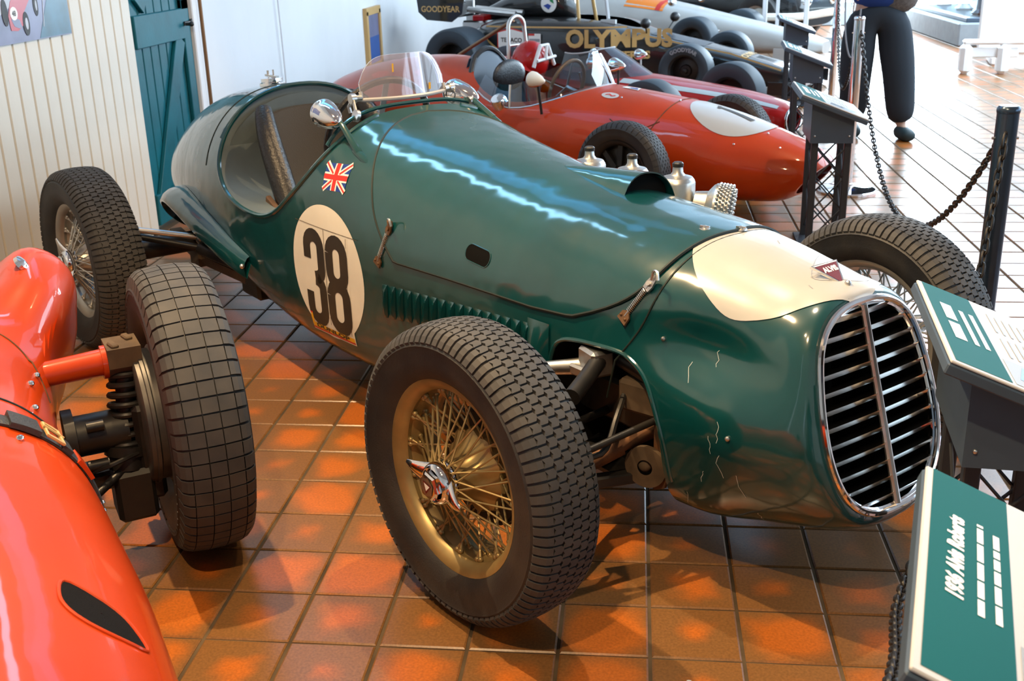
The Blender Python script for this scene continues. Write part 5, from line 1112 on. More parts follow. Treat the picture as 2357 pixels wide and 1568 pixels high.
for sy in (-1, 1):
    simple_wheel(CW, (0, sy*.72, .28), .28, .26, .165, 'iron', sy > 0, 0, ribs=0, rub='bluewhl'); simple_wheel(CW, (-2.3, sy*.72, .33), .33, .38, .18, 'iron', sy > 0, 0, ribs=0, rub='bluewhl')
    q = MB(); q.box((1.18, sy*.48, .13), (.34, .56, .025), Matrix.Rotation(.1, 3, 'Y'), .004); q.box((1.18, sy*.76, .16), (.36, .016, .14)); q.build('front_wing', MT['white'], CW)
    MB().sphere((-.45, sy*.42, .70), (.05, .07, .05), 12, 8).build('mirror', MT['chrome'], CW)
arms(CW, 0, .27, .62, .28); arms(CW, -2.3, .35, .56, .32)
q = MB(); q.sphere((-1.55, 0, .84), (.30, .24, .24), 18, 10); q.build('cowl', MT['white'], CW)
# --- dark car in the distance
CD = thing('vintage_car', 'dark car with a pale bumper at the far end behind the visitor', 'car', (2.0, 16.6, 0), R_(-35))
BD = Body([(.6, .45, .60, .25, .42, 3, 3, 0), (.55, .52, .68, .22, .43, 3, 3, 0), (0, .6, .80, .2, .48, 3, 3, 0), (-.8, .66, .88, .2, .5, 3, 3, 0), (-2.2, .62, .85, .2, .5, 3, 3, 0), (-2.4, .5, .7, .3, .5, 3, 3, 0)])
BD.mb(nx=30, nt=40, m=MT['black']).build('body', parent=CD)
MB().tube(crom([(.2, -.86, .40), (.62, -.62, .40), (.74, 0, .42), (.62, .62, .40)], 6), .05, 8).build('bumper', MT['cream'], CD)
for sy in (-1, 1):
    simple_wheel(CD, (0, sy*.62, .33), .33, .16, .2, 'silver', sy > 0, 0, ribs=0); simple_wheel(CD, (-2, sy*.62, .33), .33, .16, .2, 'silver', sy > 0, 0, ribs=0)
    MB().sphere((.56, sy*.36, .58), .09, 14, 8).build('headlamp', MT['chrome'], CD)
# ------------------------------------------------------------------ red car in the left foreground
LG = thing('racing_car', 'bright red single-seat racing car cut by the left edge, black strap over its bonnet', 'racing car', (-1.67, 2.24, 0), R_(-57))
LBd = Body([(3.45, .05, .38, .30, .34, 2, 2, 0), (3.4, .10, .42, .24, .34, 2, 2, 0), (3.1, .20, .48, .17, .34, 2, 2.2, 0), (2.5, .29, .54, .14, .34, 2.05, 2.4, 0), (1.8, .335, .56, .14, .34, 2.05, 2.4, 0), (1.5, .35, .56, .14, .34, 2.05, 2.4, 0), (1.25, .365, .57, .14, .34, 2.1, 2.4, 0), (1.0, .365, .595, .14, .35, 2.1, 2.5, 0), (.75, .352, .625, .13, .36, 2.15, 2.6, 0), (.5, .332, .655, .13, .37, 2.15, 2.6, 0),
 (.30, .300, .68, .13, .39, 2.1, 2.6, 0), (.12, .292, .72, .13, .44, 2.1, 2.5, 0), (-.05, .318, .75, .14, .53, 2.2, 2.2, 0), (-.22, .385, .80, .17, .62, 2.4, 2.1, 0), (-.40, .425, .825, .22, .64, 2.4, 2.1, 0), (-.58, .36, .80, .32, .62, 2.2, 2, 0), (-.72, .20, .77, .45, .62, 2, 2, 0), (-.77, .06, .68, .56, .62, 2, 2, 0)])
LBd.disp = lambda x, y, z: (y, z-(.27*math.exp(-((x+.42)/.32)**2)*math.exp(-(y/.27)**2) if z > .6 else 0)+(.045*math.exp(-((x+.35)/.22)**2)*math.exp(-((abs(y)-.30)/.10)**2) if z > .55 else 0))
lm_ = LBd.mb(nx=110, nt=88, m=MT['red']); LV = draper(lm_); lb = lm_.build('body', parent=LG)
ck_ = MB(); ck_.lathe([(.0005, .62), (.30, .62), (.33, .75), (.34, 1.2), (.0005, 1.2)], 40); ck_ = ck_.build('cutter', MT['leather']); ck_.scale = (1.1, .62, 1); ck_.location = (2.1, 0, -.30); ck_.parent = LG
bpy.context.view_layer.update(); boolcut(lb, [ck_])
MB().box((2.05, 0, .325), (.3, .36, .05), None, .03).build('seat', MT['leather'], LG)
def ltop(x, a, off=.001): return LBd.P(x, a, off)
# bonnet joint and strap
for x in (.36,):
    MB().tube([ltop(x+.05*math.cos(a)*0, a, .0005) for a in [PI*.02+PI*.96*i/50 for i in range(51)]], .003, 6).build('bonnet_gap', MT['seam'], LG)
MB().tube([ltop(-.02-.16*((a-PI/2)/1.5)**2*-1, a, .0006) for a in [PI*.06+PI*.88*i/50 for i in range(51)]], .0022, 6).build('scuttle_gap', MT['rust'], LG)
sp = MB(); rows = []
A_ = [-.10+(PI+.2)*i/70 for i in range(71)]
rows = [[ltop(x, a, o) for x, o in ((.465, .001), (.465, .006), (.473, .009), (.501, .009), (.509, .006), (.509, .001))] for a in A_]
sp.grid(rows, flip=True); strap = sp.build('bonnet_strap', MT['strap'], LG)
def strap_piece(a0, a1, x0, x1, o, m, name):
    q = MB(); R0 = [[ltop(x, a0+(a1-a0)*i/8, oo) for x, oo in ((x0, .004), (x0, o), (x1, o), (x1, .004))] for i in range(9)]; q.grid(R0, flip=True); q.add(R0[0], [(0, 1, 2, 3)]); q.add(R0[-1], [(3, 2, 1, 0)]); return q.build(name, MT[m], strap)
strap_piece(.30, .47, .461, .513, .013, 'red', 'red_keeper'); strap_piece(.80, 1.0, .459, .515, .016, 'strap', 'strap_loop'); strap_piece(.54, .62, .463, .511, .014, 'strap', 'strap_loop')
bk = MB(); bk.tube([ltop(.458, a, .016) for a in (.64, .70, .76)]+[ltop(.516, a, .016) for a in (.76, .70, .64)], .004, 6, closed=True); bk.tube([ltop(.483, .62, .018), ltop(.485, .78, .020)], .003, 6); bk.build('buckle', MT['goldline'], strap)
for i in range(4): MB().sphere(ltop(.487, .06-.055*i, .010), .006, 8, 5).build('strap_stud', MT['steel'], strap)
# mesh vent on the bonnet shoulder
vd = Drape(LV, (1.10, .235, .47), (1, 0, -.25), (.2, -.65, .75), (-.1, -.75, -.65))
vp = [(-.115, .048), (-.06, .012), (.0, -.020), (.06, -.036), (.125, -.040), (.105, .005), (.06, .040), (.0, .060), (-.06, .062)]
vp = [(p.x, p.y) for p in crom([(a*.66+.01, (b-.012)*1.12+.012, 0) for a, b in vp], 4, True)]; c_ = (sum(a for a, b in vp)/len(vp), sum(b for a, b in vp)/len(vp))
q = MB(); q.grid([[vd.pt(c_[0]+(a-c_[0])*k, c_[1]+(b-c_[1])*k, .0015) for k in (.02, .35, .7, 1)] for a, b in vp], closeu=True); vent = q.build('side_vent', mat('vent_mesh', (.005, .005, .006), .8, 0, spec=.15, bump=.6, bscale=700), LG, label='black mesh-covered side vent')
MB().tube([vd.pt(a, b, .001) for a, b in vp], .0035, 8, closed=True).build('vent_lip', MT['red'], LG)
for (x, a) in ((1.28, .06), (.30, .62), (.18, .56), (.10, .42), (.55, .95)):
    MB().sphere(ltop(x, a, .002), (.009, .009, .007), 10, 6).build('rivet', MT['chrome'], LG)
q = MB(); p = ltop(-.27, .80, .004); q.lathe([(.024, -.004), (.022, .006), (.012, .010), (.0005, .012)], 20, o=p, ax=(p.x*0+.25, .75, .6)); q.build('fuel_filler', MT['chrome'], LG, label='round chrome fastener on the cowl side')
# skirt below the bonnet side and suspension
def lg(name, m, fn, lab=None): mb = MB(); fn(mb); return mb.build(name, MT[m], LG, label=lab)
for sy in (1, -1):
    lg('upper_arm', 'red', lambda m: (m.cyl((.02, sy*.25, .535), (0, sy*.425, .535), .030, .034, 20), m.cyl((0, sy*.425, .535), (0, sy*.437, .535), .042, n=20)), 'red tubular upper arm')
    lg('arm_block', 'dust', lambda m: (m.prism([(-.052, .045), (.052, .045), (.052, -.005), (-.01, -.07), (-.052, -.04)], (0, sy*.437, .535), (1, 0, 0), (0, 0, 1), (0, sy*.080, 0)), m.box((.024, sy*.455, .583), (.04, .018, .010), Matrix.Rotation(.2, 3, 'Z'), .003), m.box((-.024, sy*.495, .583), (.04, .018, .010), Matrix.Rotation(.2, 3, 'Z'), .003)), 'dusty brown cast block with bolt heads')
    sc0 = Vector((.0, sy*.480, .515)); sc1 = Vector((.03, sy*.452, .315)); dd = (sc1-sc0); uu = dd.orthogonal().normalized(); vv = dd.cross(uu).normalized()
    nT = 8; P = [sc0+dd*(i/(nT*16))+(uu*math.cos(2*PI*i/16)+vv*math.sin(2*PI*i/16))*.040 for i in range(nT*16+1)]
    lg('coil_spring', 'iron', lambda m: (m.tube(P, .0082, 8), m.cyl(sc0, sc1, .026)))
    lg('spring_seat', 'iron', lambda m: (m.cyl(sc1+dd*-.02, sc1+dd*.10, .056), m.cyl(sc1+dd*.1, sc1+dd*.28, .048), m.box(sc1+Vector((0, sy*.0, -.12)), (.12, .10, .14), None, .012)))
    lg('hub_carrier', 'iron', lambda m: (m.cyl((.02, sy*.31, .36), (.02, sy*.46, .36), .052), m.cyl((.02, sy*.31, .36), (.02, sy*.335, .36), .072), m.box((.02, sy*.50, .30), (.12, .06, .26), None, .012), m.cyl((.075, sy*.36, .40), (.075, sy*.40, .40), .014), m.cyl((.08, sy*.35, .30), (.08, sy*.40, .30), .014)))
    lg('lower_arm', 'leather', lambda m: (m.box((.02, sy*.38, .245), (.10, .20, .05), None, .008), m.cyl((.16, sy*.30, .22), (.06, sy*.44, .27), .011)))
    lg('brake_backplate', 'gunmetal_dull', lambda m: m.lathe([(.03, 0), (.165, .0), (.172, .004), (.172, .014), (.178, .016), (.178, .024), (.170, .028), (.170, .05), (.178, .055), (.178, .075), (.16, .08)], 48, o=(0, sy*.490, .375), ax=(0, sy, 0)), 'grey ribbed brake drum')
    q = MB(); q.grid([[(.172*math.cos(a)*k, sy*(.511-.03*(1-k)), .375+.172*math.sin(a)*k) for k in (1, .85, .62)] for a in [R_(-20+i*6) for i in range(14)]], flip=sy < 0); q.build('brake_scoop', mat('scoop_mesh%d' % sy, (.06, .065, .07), .4, .7, bump=.9, bscale=420), LG, label='perforated metal brake scoop')
    lg('brake_hose', 'iron', lambda m: m.tube(crom([(.06, sy*.32, .27), (.10, sy*.40, .30), (.08, sy*.47, .31)], 6), .006, 6))
tyA, trA = tyre_parts(.375, .188, .2150, n=60, ribs=3, zig=False, tread='tread', depth=.009, deep=1.9)
for sy in (1, -1):
    wh = new('wheel', rim_mesh(.2150, .062, MT['dust']), LG, (0, sy*.618, .375), (0, 0, (PI if sy > 0 else 0)+sy*R_(-1))); new('tyre', tyA, wh); new('tread', trA, wh, kind='stuff'); new('hub', hub_mesh(MT['iron']), wh)
tyF = tyre_parts(.335, .13, .215, n=40, ribs=4)[0]
sl_ = [spoke_mesh(.045, -.08, .174, .0, o, MT['dust']) for o in (.3, -.3)]
for wh in [c for c in LG.children if c.name.startswith('wheel')]:
    for k in range(32): new('spoke', sl_[k % 2], wh, rot=(0, 2*PI*k/32, 0))
for sy in (1, -1):
    wh = new('wheel', rim_mesh(.2150, .062, MT['dust']), LG, (2.85, sy*.620, .335), (0, 0, PI if sy > 0 else 0)); new('tyre', tyF, wh); new('hub', hub_mesh(MT['iron']), wh)
    lg('front_axle', 'iron', lambda m: m.cyl((2.85, 0, .335), (2.85, sy*.6, .335), .03))
# ------------------------------------------------------------------ visitor and far furniture
def skin_body(name, verts, edges, radii, m, parent=None, root=0, sub=2, loc=None):
    me = bpy.data.meshes.new(name); me.from_pydata(verts, edges, []); o = bpy.data.objects.new(name, me); COL.objects.link(o)
    md = o.modifiers.new('s', 'SKIN'); md.use_smooth_shade = True; ss_ = o.modifiers.new('u', 'SUBSURF'); ss_.levels = sub; ss_.render_levels = sub
    for i, r in enumerate(radii):
        sv = me.skin_vertices[0].data[i]; sv.radius = (r, r) if not hasattr(r, '__len__') else r; sv.use_root = (i == root)
    dg = bpy.context.evaluated_depsgraph_get(); dg.update(); m2_ = bpy.data.meshes.new_from_object(o.evaluated_get(dg)); bpy.data.objects.remove(o)
    m2_.materials.clear(); m2_.materials.append(m); m2_.name = name; m2_.polygons.foreach_set('use_smooth', [True]*len(m2_.polygons))
    return m2_
vis_loc = Vector((1.77, 8.80, 0))
# walking away from the camera, legs apart; local axes = world axes
hipL, hipR = (-.10, 0, .88), (.10, 0, .88)
J = dict(pel=(0, 0, .98), hl=hipL, kl=(-.13, -.02, .48), al=(-.115, .10, .09), tl=(-.12, -.05, .05), hr=hipR, kr=(.17, -.07, .50), ar=(.215, -.10, .09), trr=(.235, -.24, .045),
         sp=(0, -.01, 1.16), ch=(0, -.01, 1.36), nk=(0, 0, 1.50), hd=(0, -.01, 1.62), ht=(0, -.01, 1.74), sl=(-.19, 0, 1.43), el=(-.27, .03, 1.16), wl=(-.22, -.22, 1.20), sr=(.19, 0, 1.43), er=(.27, .03, 1.16), wr=(.22, -.22, 1.20))
names = list(J); E_ = [('pel', 'hl'), ('hl', 'kl'), ('kl', 'al'), ('al', 'tl'), ('pel', 'hr'), ('hr', 'kr'), ('kr', 'ar'), ('ar', 'trr'), ('pel', 'sp'), ('sp', 'ch'), ('ch', 'nk'), ('nk', 'hd'), ('hd', 'ht'), ('ch', 'sl'), ('sl', 'el'), ('el', 'wl'), ('ch', 'sr'), ('sr', 'er'), ('er', 'wr')]
RD = dict(pel=(.15, .11), hl=.085, kl=.055, al=.038, tl=.03, hr=.085, kr=.055, ar=.038, trr=.03, sp=(.14, .10), ch=(.16, .11), nk=.055, hd=(.075, .09), ht=(.06, .07), sl=.06, el=.045, wl=.03, sr=.06, er=.045, wr=.03)
pm_ = skin_body('person', [J[k] for k in names], [(names.index(a), names.index(b)) for a, b in E_], [RD[k] for k in names], MT['skin'])
per = bpy.data.objects.new('person', pm_); link(per); per.location = vis_loc
tag(per, 'visitor in dark trousers, blue top and grey-brown jacket walking beside the barrier', 'person')
def cloth(name, ks, es, sc_, m, ov={}, sub=2):
    vs_ = [ov[k] if k in ov else J[k] for k in ks]; me = skin_body(name, vs_, [(ks.index(a), ks.index(b)) for a, b in es], [sc_[k] for k in ks], MT[m], sub=sub); return new(name, me, per)
cloth('trousers', ['pel', 'hl', 'tlm', 'kl', 'cl', 'al', 'hr', 'trm', 'kr', 'cr', 'ar', 'wst'], [('pel', 'wst'), ('pel', 'hl'), ('hl', 'tlm'), ('tlm', 'kl'), ('kl', 'cl'), ('cl', 'al'), ('pel', 'hr'), ('hr', 'trm'), ('trm', 'kr'), ('kr', 'cr'), ('cr', 'ar')],
      dict(pel=(.205, .155), hl=(.15, .15), tlm=.142, kl=.125, cl=.115, al=.105, hr=(.15, .15), trm=.142, kr=.128, cr=.118, ar=.105, wst=(.19, .15)), 'denim',
      dict(tlm=(-.13, -.01, .68), cl=(-.122, .03, .28), trm=(.14, -.03, .68), cr=(.195, -.085, .27), wst=(0, 0, 1.06), al=(-.115, .10, .10), ar=(.215, -.10, .10)))
cloth('shirt', ['pel', 'sp', 'ch', 'nk'], [('pel', 'sp'), ('sp', 'ch'), ('ch', 'nk')], dict(pel=(.235, .185), sp=(.21, .16), ch=(.175, .12), nk=.06), 'blue', dict(pel=(0, 0, .90), nk=(0, 0, 1.46)))
cloth('jacket', ['pel', 'sp', 'ch', 'sl', 'el', 'wl', 'sr', 'er', 'wr'], [('pel', 'sp'), ('sp', 'ch'), ('ch', 'sl'), ('sl', 'el'), ('el', 'wl'), ('ch', 'sr'), ('sr', 'er'), ('er', 'wr')],
      dict(pel=(.15, .20), sp=(.16, .18), ch=(.19, .135), sl=.08, el=.065, wl=.05, sr=.08, er=.065, wr=.05), 'tweed', dict(pel=(.15, -.02, .87), sp=(.10, -.01, 1.18), wl=(-.23, -.20, 1.19), wr=(.23, -.20, 1.19)))
for k, (a, t) in enumerate((('al', 'tl'), ('ar', 'trr'))):
    A, T = Vector(J[a]), Vector(J[t]); d = Vector((T.x-A.x, T.y-A.y, 0)).normalized(); ctr = A+d*.06
    ks = ['h', 'm', 'f']; me = skin_body('shoe', [(A-d*.05+Vector((0, 0, -.035))), (A+d*.06+Vector((0, 0, -.043))), (A+d*.20+Vector((0, 0, -.050)))], [(0, 1), (1, 2)], [(.060, .06), (.066, .055), (.058, .045)], MT['shoe']); new('shoe', me, per)
hm = MB(); hm.sphere((0, .015, 1.70), (.088, .105, .10), 18, 12); hm.build('hair', MT['hair'], per)
fm = MB(); fm.sphere((-.032, -.098, 1.655), .011, 8, 6); fm.sphere((.032, -.098, 1.655), .011, 8, 6); fm.build('eyes', MT['mark_white'], per); fm = MB(); fm.sphere((0, -.108, 1.625), (.014, .022, .022), 8, 6); fm.sphere((-.085, 0, 1.63), (.012, .02, .03), 8, 6); fm.sphere((.085, 0, 1.63), (.012, .02, .03), 8, 6); fm.build('nose_and_ears', MT['skin'], per); fm = MB(); fm.sphere((0, -.096, 1.585), (.024, .008, .006), 8, 5); fm.build('mouth', MT['badge'], per)
for s_, wv in ((-1, (-.22, -.24, 1.23)), (1, (.22, -.24, 1.23))):
    hb = Vector(wv)+Vector((0, -.02, -.06)); vs_ = [hb, hb+Vector((0, -.01, -.07))]; es = [(0, 1)]; rd = [(.022, .034), (.018, .040)]
    for k in range(4):
        b = len(vs_); y = -.035+.021*k; L1 = (.036, .042, .040, .030)[k]; vs_ += [hb+Vector((0, y-.005, -.085)), hb+Vector((-s_*.006, y-.008, -.085-L1)), hb+Vector((-s_*.018, y-.008, -.085-L1*1.8))]; es += [(1, b), (b, b+1), (b+1, b+2)]; rd += [.0095, .0085, .0075]
    b = len(vs_); vs_ += [hb+Vector((-s_*.01, -.04, -.03)), hb+Vector((-s_*.022, -.055, -.06)), hb+Vector((-s_*.026, -.058, -.085))]; es += [(0, b), (b, b+1), (b+1, b+2)]; rd += [.011, .0095, .008]
    new('hand', skin_body('hand', vs_, es, rd, MT['skin'], sub=1), per)
ld = MB(); ld.tube(crom([(-.27, -.14, 1.12), (-.26, -.19, .80), (-.22, -.20, .62), (-.18, -.20, .66), (-.16, -.19, .95)], 6), .006, 6); ld.build('lanyard', MT['greytext'], per)

# long low display case by the daylight doorway
dc = thing('display_case', 'long low grey plinth with a glass case of dark models by the bright doorway', 'display case', (4.9, 17.3, 0), R_(0))
q = MB(); q.box((0, 0, .15), (1.5, 3.6, .30), None, .02); q.build('plinth', MT['concrete'], dc)
q = MB(); q.box((.05, 0, .33), (1.4, 3.5, .06), None, .01); q.build('case_base', MT['stand'], dc)
q = MB(); q.box((.05, 0, 1.0), (1.3, 3.4, 1.28)); q.build('case_glass', glass('case_glass', (.80, .88, .92), .10), dc, smooth=0)
for k, (x, y, m, lab) in enumerate(((-.35, -1.3, 'gunmetal', 'dark grey model nearest the doorway end of the glass case'), (.1, -.8, 'iron', 'black model second from the doorway end of the glass case'), (-.3, -.3, 'steel', 'bright silver model in the middle of the glass case'), (.2, .2, 'bluemark', 'blue model behind the silver one in the glass case'), (-.3, .8, 'board', 'pale grey model toward the far end of the glass case'), (.1, 1.35, 'rust', 'brown model at the far end of the glass case'))):
    r5 = random.Random(k); q = MB(); q.lathe([(.10, 0), (.13, .03), (.07, .08), (.05, r5.uniform(.2, .5)), (.18, r5.uniform(.5, .6)), (.14, .68), (.0005, .72)], 18, o=(0, 0, 0)); o = q.build('trophy', MT[m]); o.location = (4.9+x, 17.3+y, .361); tag(o, lab, 'model', 'models in the glass case')
# white barrier, and a white panel for an overexposed upright, bleached by daylight
bn_ = thing('white_barrier', 'low white tubular barrier bleached by daylight in front of the doorway', 'barrier', (3.75, 12.6, 0), R_(-8))
MB().box((.0, 0, .33), (.62, .14, .05), None, .02).build('rail', MT['mark_white'], bn_); MB().box((0, 0, .22), (.5, .03, .1), None, .01).build('panel', MT['mark_white'], bn_)
for x in (-.27, .1): MB().box((x, 0, .155), (.12, .2, .31), None, .04).build('foot', MT['mark_white'], bn_)
sn = thing('white_panel', 'tall white panel overexposed in the daylight at the right edge', 'panel', (4.25, 13.6, 0), R_(-12))
MB().box((.2, 0, 1.05), (1.15, .05, 1.9), None, .02).build('board', MT['mark_white'], sn)
for x in (-.2, .6): MB().box((x, 0, .05), (.08, .6, .10), None, .02).build('foot', MT['mark_white'], sn)
# crumbs on the tiles
for k, (x, y) in enumerate(((-.36, 1.90), (.13, 2.02), (-.02, 1.80))):
    q = MB(); r6 = random.Random(k); pts = [(r6.uniform(.5, 1)*(.022 if k == 0 else .008)*math.cos(2*PI*i/7), r6.uniform(.5, 1)*(.012 if k == 0 else .006)*math.sin(2*PI*i/7)) for i in range(7)]; q.prism(pts, (x, y, .001), (1, 0, 0), (0, 1, 0), (0, 0, .0015)); tag(q.build('paper_scrap', MT['lightblue' if k == 0 else 'board'], smooth=0), ('torn pale blue paper scrap on the tiles left of the gold wheel', 'tiny white paper crumb on the tiles right of the gold wheel', 'tiny white paper crumb on the tiles in front of the gold wheel')[k], 'scrap')
# ------------------------------------------------------------------ information stands
def stand(loc, rz, lab, title, big=False, light=False):
    s = thing('information_stand', lab, 'sign stand', (*loc, 0), rz, 'information stands along the barrier')
    W_, L_ = .33, .50; zh, zl = .780, .651; tilt = math.atan2(zh-zl, W_)
    Rm = Matrix.Rotation(tilt, 3, 'Y'); c = Vector((0, 0, (zh+zl)/2))
    def on(x, y, z): return c+Rm @ Vector((x, y, z))
    b = MB(); b.box(c+Rm @ Vector((0, 0, -.016)), (W_+.004, L_+.004, .022), Rm, .003); bd = b.build('backing_board', MT['stand' if not light else 'wallw'], s)
    pb = MB(); pb.box(c+Rm @ Vector((0, 0, -.001)), (W_, L_, .006), Rm, .002); pan = pb.build('panel', MT['board'], s)
    u, v = Rm @ Vector((0, 1, 0)), Rm @ Vector((-1, 0, 0))
    def rect(x0, x1, y0, y1, z, m, name):
        q = MB(); q.add([on(x0, y0, z), on(x1, y0, z), on(x1, y1, z), on(x0, y1, z)], [(0, 1, 2, 3)]); return q.build(name, MT[m], pan, smooth=0)
    x0 = -W_/2
    rect(x0+.010, x0+.118, -L_/2+.012, L_/2-.002, .0026, 'teal', 'title_band')
    if big:
        t = MB(); text_on(t, title, .029, on(x0+.046, .030, .0034), u, v, .0016, .92, shear=.2); t.build('title', MT['mark_white'], pan, smooth=0)
        for k, (wd, sx) in enumerate(((.225, 0), (.215, 0))):
            t = MB(); y = -.085
            rng2 = random.Random(k+5)
            while y < -.085+wd:
                l = rng2.uniform(.018, .045); t.add([on(x0+.078+.022*k+a*.0043, min(.14, y+bb*l), .0034) for a, bb in ((-1, 0), (1, 0), (1, 1), (-1, 1))], [(0, 1, 2, 3)]); y += l+.005
            t.build('subtitle', MT['mark_white'], pan, smooth=0, kind='stuff')
    else:
        t = MB(); t.add([on(x0+.046+a*.012, y+bb*.10, .0034) for y in (-.09, .03) for a, bb in ((-1, 0), (1, 0), (1, 1), (-1, 1))], [(0, 1, 2, 3), (4, 5, 6, 7)]); t.build('title', MT['mark_white'], pan, smooth=0)
        for k in range(2):
            t = MB(); t.add([on(x0+.078+.022*k+a*.005, -.09+bb*.21, .0034) for a, bb in ((-1, 0), (1, 0), (1, 1), (-1, 1))], [(0, 1, 2, 3)]); t.build('subtitle', MT['mark_white'], pan, smooth=0)
    rng3 = random.Random(int(loc[1]*100))
    for cy in (-.02, .13) if not big else (.03,):
        for k in range(7 if not big else 9):
            t = MB(); x = x0+.150+.0165*k; y = cy-.06-(.06 if big else 0); t.add([on(x+a*.0028, y+bb*(.125 if not big else .235)*rng3.uniform(.86, 1), .0032) for a, bb in ((-1, 0), (1, 0), (1, 1), (-1, 1))], [(0, 1, 2, 3)]); t.build('text_line', MT['greytext'], pan, smooth=0)
    ph = rect(x0+.125, W_/2-.01, -L_/2+.014, -.105, .0028, 'greytext', 'photo_print')
    q = MB(); q.add([on(x0+.14, -L_/2+.05, .0032), on(x0+.24, -L_/2+.03, .0032), on(x0+.29, -.13, .0032), on(x0+.16, -.12, .0032)], [(0, 1, 2, 3)]); q.build('photo_shape', MT['gunmetal'], pan, smooth=0)
    bx = MB(); w2, l2 = .20, .36
    V = []
    for y in (-l2/2, l2/2):
        for x in (-w2/2, w2/2): V += [(x, y, .535), (x, y, on(x, 0, -.028).z)]
    bx.add(V, [(0, 2, 3, 1), (4, 5, 7, 6), (0, 1, 5, 4), (2, 6, 7, 3), (0, 4, 6, 2)]); bx.build('stand_head', MT['stand'], s, smooth=0)
    for x in (-.07, .085):
        for y in (-.12, .12): MB().box((x, y, .275), (.032, .032, .545), None, .003).build('leg', MT['standleg'], s)
    for y in (-.12, .12):
        br = MB()
        for z0 in (.05, .20, .35): br.cyl((-.06, y, z0), (.075, y, z0+.15), .004, n=6); br.cyl((.075, y, z0), (-.06, y, z0+.15), .004, n=6)
        br.build('brace', MT['standleg'], s)
    for x in (-.07, .085):
        br = MB()
        for z0 in (.06, .26): br.cyl((x, -.11, z0), (x, .11, z0+.2), .004, n=6); br.cyl((x, .11, z0), (x, -.11, z0+.2), .004, n=6)
        br.build('brace', MT['standleg'], s)
    MB().box((0, 0, .006), (.24, .32, .012), None, .003).build('base_plate', MT['standleg'], s)
    for sx, sy in ((-1, -1), (1, -1)): MB().sphere((sx*.08, sy*.181, .57), .005, 8, 5).build('screw', MT['steel'], s)
    return s
def stand_at(nl, rz, *a, **k):                     # nl = near end of the high edge
    off = Matrix.Rotation(rz, 2) @ Vector((-.165, -.25)); return stand((nl[0]-off.x, nl[1]-off.y), rz, *a, **k)
stand_at((.283, 1.025), R_(-15), 'nearest information stand, its teal title band filling the bottom right corner', '1936 Alvis Roberts', big=True)
stand_at((.555, 1.934), R_(-6), 'grey information stand in front of the chrome grille, second nearest', '', )
stand_at((.768, 5.415), R_(-2), 'grey information stand before the red nose with roundel 7', '')
stand_at((.967, 7.69), R_(-4), 'small grey information stand behind the number 7 car stand, dark framed board', '')
stand_at((1.235, 10.28), R_(-4), 'farthest grey information stand beside the black car front wing', '')
# white framed easel further back
ea = thing('display_easel', 'white-framed display easel in the far background by the white car', 'easel', (1.9, 15.2, 0), R_(-10))
for x in (-.26, .26): MB().box((x, 0, .65), (.06, .06, 1.3), None, .006).build('post', MT['wallw'], ea)
MB().box((-.10, 0, .6), (.04, .04, 1.0)).build('post', MT['wallw'], ea, smooth=0)
for z in (1.24, .9): MB().box((0, 0, z), (.58, .05, .06), None, .006).build('rail', MT['wallw'], ea)
MB().box((.1, 0, 1.06), (.3, .02, .26)).build('board', MT['gunmetal'], ea, smooth=0); MB().box((0, 0, .02), (.7, .4, .03), None, .005).build('base', MT['wallw'], ea)

# ------------------------------------------------------------------ chain barrier
def post(loc, lab, m, h=1.02, r=.0305):
    p = thing('barrier_post', lab, 'post', (*loc, 0), 0, 'barrier posts with chains')
    q = MB(); q.lathe([(r, .01), (r, h-.006), (r-.003, h-.002), (r-.008, h), (.0005, h)], 28); q.build('tube', MT[m], p)
    q = MB(); q.lathe([(.175, 0), (.175, .010), (.168, .016), (.10, .022), (.05, .030), (.036, .034), (.036, .05), (.031, .052)], 48); q.build('base', MT['chrome'], p)
    q = MB(); q.lathe([(r+.001, h-.018), (r+.002, h-.012), (r+.001, h-.004), (r-.004, h+.002), (.0005, h+.003)], 28); q.build('cap', MT['gunmetal' if m == 'gunmetal' else 'chrome'], p)
    q = MB(); q.tube([Vector((-r-.006, 0, h-.09)), Vector((r+.006, 0, h-.09))], .004, 8); q.build('chain_pin', MT['steel'], p)
    return p
BP = [(.10, .62), (1.052, 3.328), (1.279, 6.857), (1.76, 10.5), (2.75, 15.2)]
post(BP[1], 'dark metal barrier post standing right of the far front wheel', 'gunmetal')
post(BP[2], 'chrome barrier post beside the number 7 car nose, in front of the visitor', 'chrome')
post(BP[3], 'chrome barrier post behind the visitor, far end of the black car', 'chrome')
post(BP[4], 'most distant chrome barrier post near the white easel', 'chrome')
lk = []
pth = [(.0145*math.cos(a), 0, .0135+.0*a+.0*a) for a in (0,)]
LP_ = []
for i in range(14):
    a = 2*PI*i/14; y = math.cos(a); z = math.sin(a); LP_.append((0, .0095*y, .0165*z+(.006 if z > 0 else -.006)*(abs(z) > .3)))
link_me = MB().tube(LP_, .0042, 6, closed=True).mesh('link', MT['iron'], 60)
link_far = MB().tube(LP_, .0042, 6, closed=True).mesh('link', MT['steel'], 60)
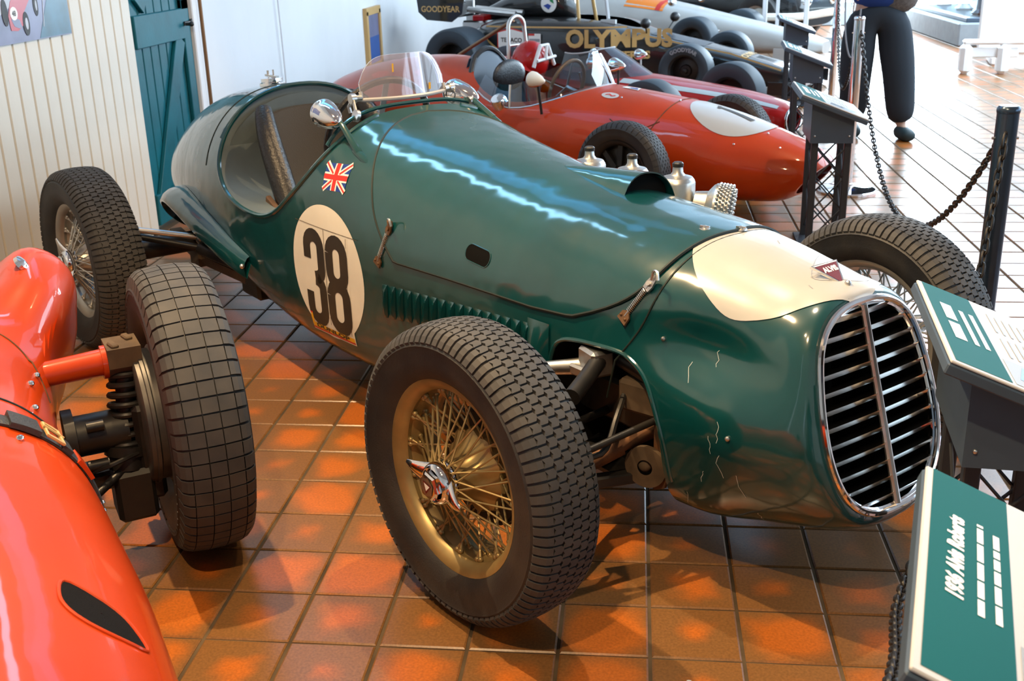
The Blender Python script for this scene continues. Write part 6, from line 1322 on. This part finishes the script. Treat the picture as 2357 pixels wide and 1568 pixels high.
def chain(pts, lab, me, pitch=.0335):
    P = [Vector(p) for p in pts]; d = [0]
    for a, b in zip(P, P[1:]): d.append(d[-1]+(b-a).length)
    n = int(d[-1]/pitch); ch = thing('chain', lab, 'chain', P[0]); k = 0
    for i in range(n+1):
        s = d[-1]*i/n
        while k < len(d)-2 and d[k+1] < s: k += 1
        t = (s-d[k])/max(1e-6, d[k+1]-d[k]); p = P[k].lerp(P[k+1], t); tg = (P[min(k+1, len(P)-1)]-P[max(k, 0)]).normalized()
        o = bpy.data.objects.new('link', me); link(o, ch); o.location = p-P[0]
        o.rotation_mode = 'QUATERNION'; q = tg.to_track_quat('Z', 'Y'); o.rotation_quaternion = q @ Matrix.Rotation(PI/2*(i % 2)+.35, 3, 'Z').to_quaternion()
    return ch
def catenary(a, b, zmin, n=60, skew=.5):
    a, b = Vector(a), Vector(b); out = []
    # parabola through both ends dipping to zmin
    ha, hb = a.z-zmin, b.z-zmin; r = math.sqrt(ha)/(math.sqrt(ha)+math.sqrt(hb))
    for i in range(n+1):
        t = i/n; p = a.lerp(b, t); p.z = zmin+(ha*((r-t)/r)**2 if t < r else hb*((t-r)/(1-r))**2); out.append(p)
    return out
side_ = .036
chain(catenary((BP[2][0]+.012, BP[2][1]-side_, .93), (BP[1][0]+.0, BP[1][1]+side_, .93), .295), 'dark iron chain sagging between the chrome post and the dark post', link_me)
chain(crom([(1.04, 3.292, .93), (.975, 3.16, .55), (.895, 2.98, .27), (.79, 2.70, .165), (.66, 2.35, .145), (.545, 2.03, .20), (.425, 1.56, .40), (.28, 1.10, .63), (.115, .657, .87)], 12), 'dark iron chain dropping down the front of the dark post behind the signs', link_me)
chain(catenary((BP[3][0], BP[3][1]-side_, .93), (BP[2][0], BP[2][1]+side_, .93), .40), 'dark chain hanging from the chrome post past the visitor leg', link_me, .04)
chain(catenary((BP[4][0], BP[4][1]-side_, .93), (BP[3][0], BP[3][1]+side_, .93), .38), 'pale steel chain in the far background left of the visitor', link_far, .045)
post(BP[0], 'barrier post below the camera that holds the near chain', 'chrome', .96)
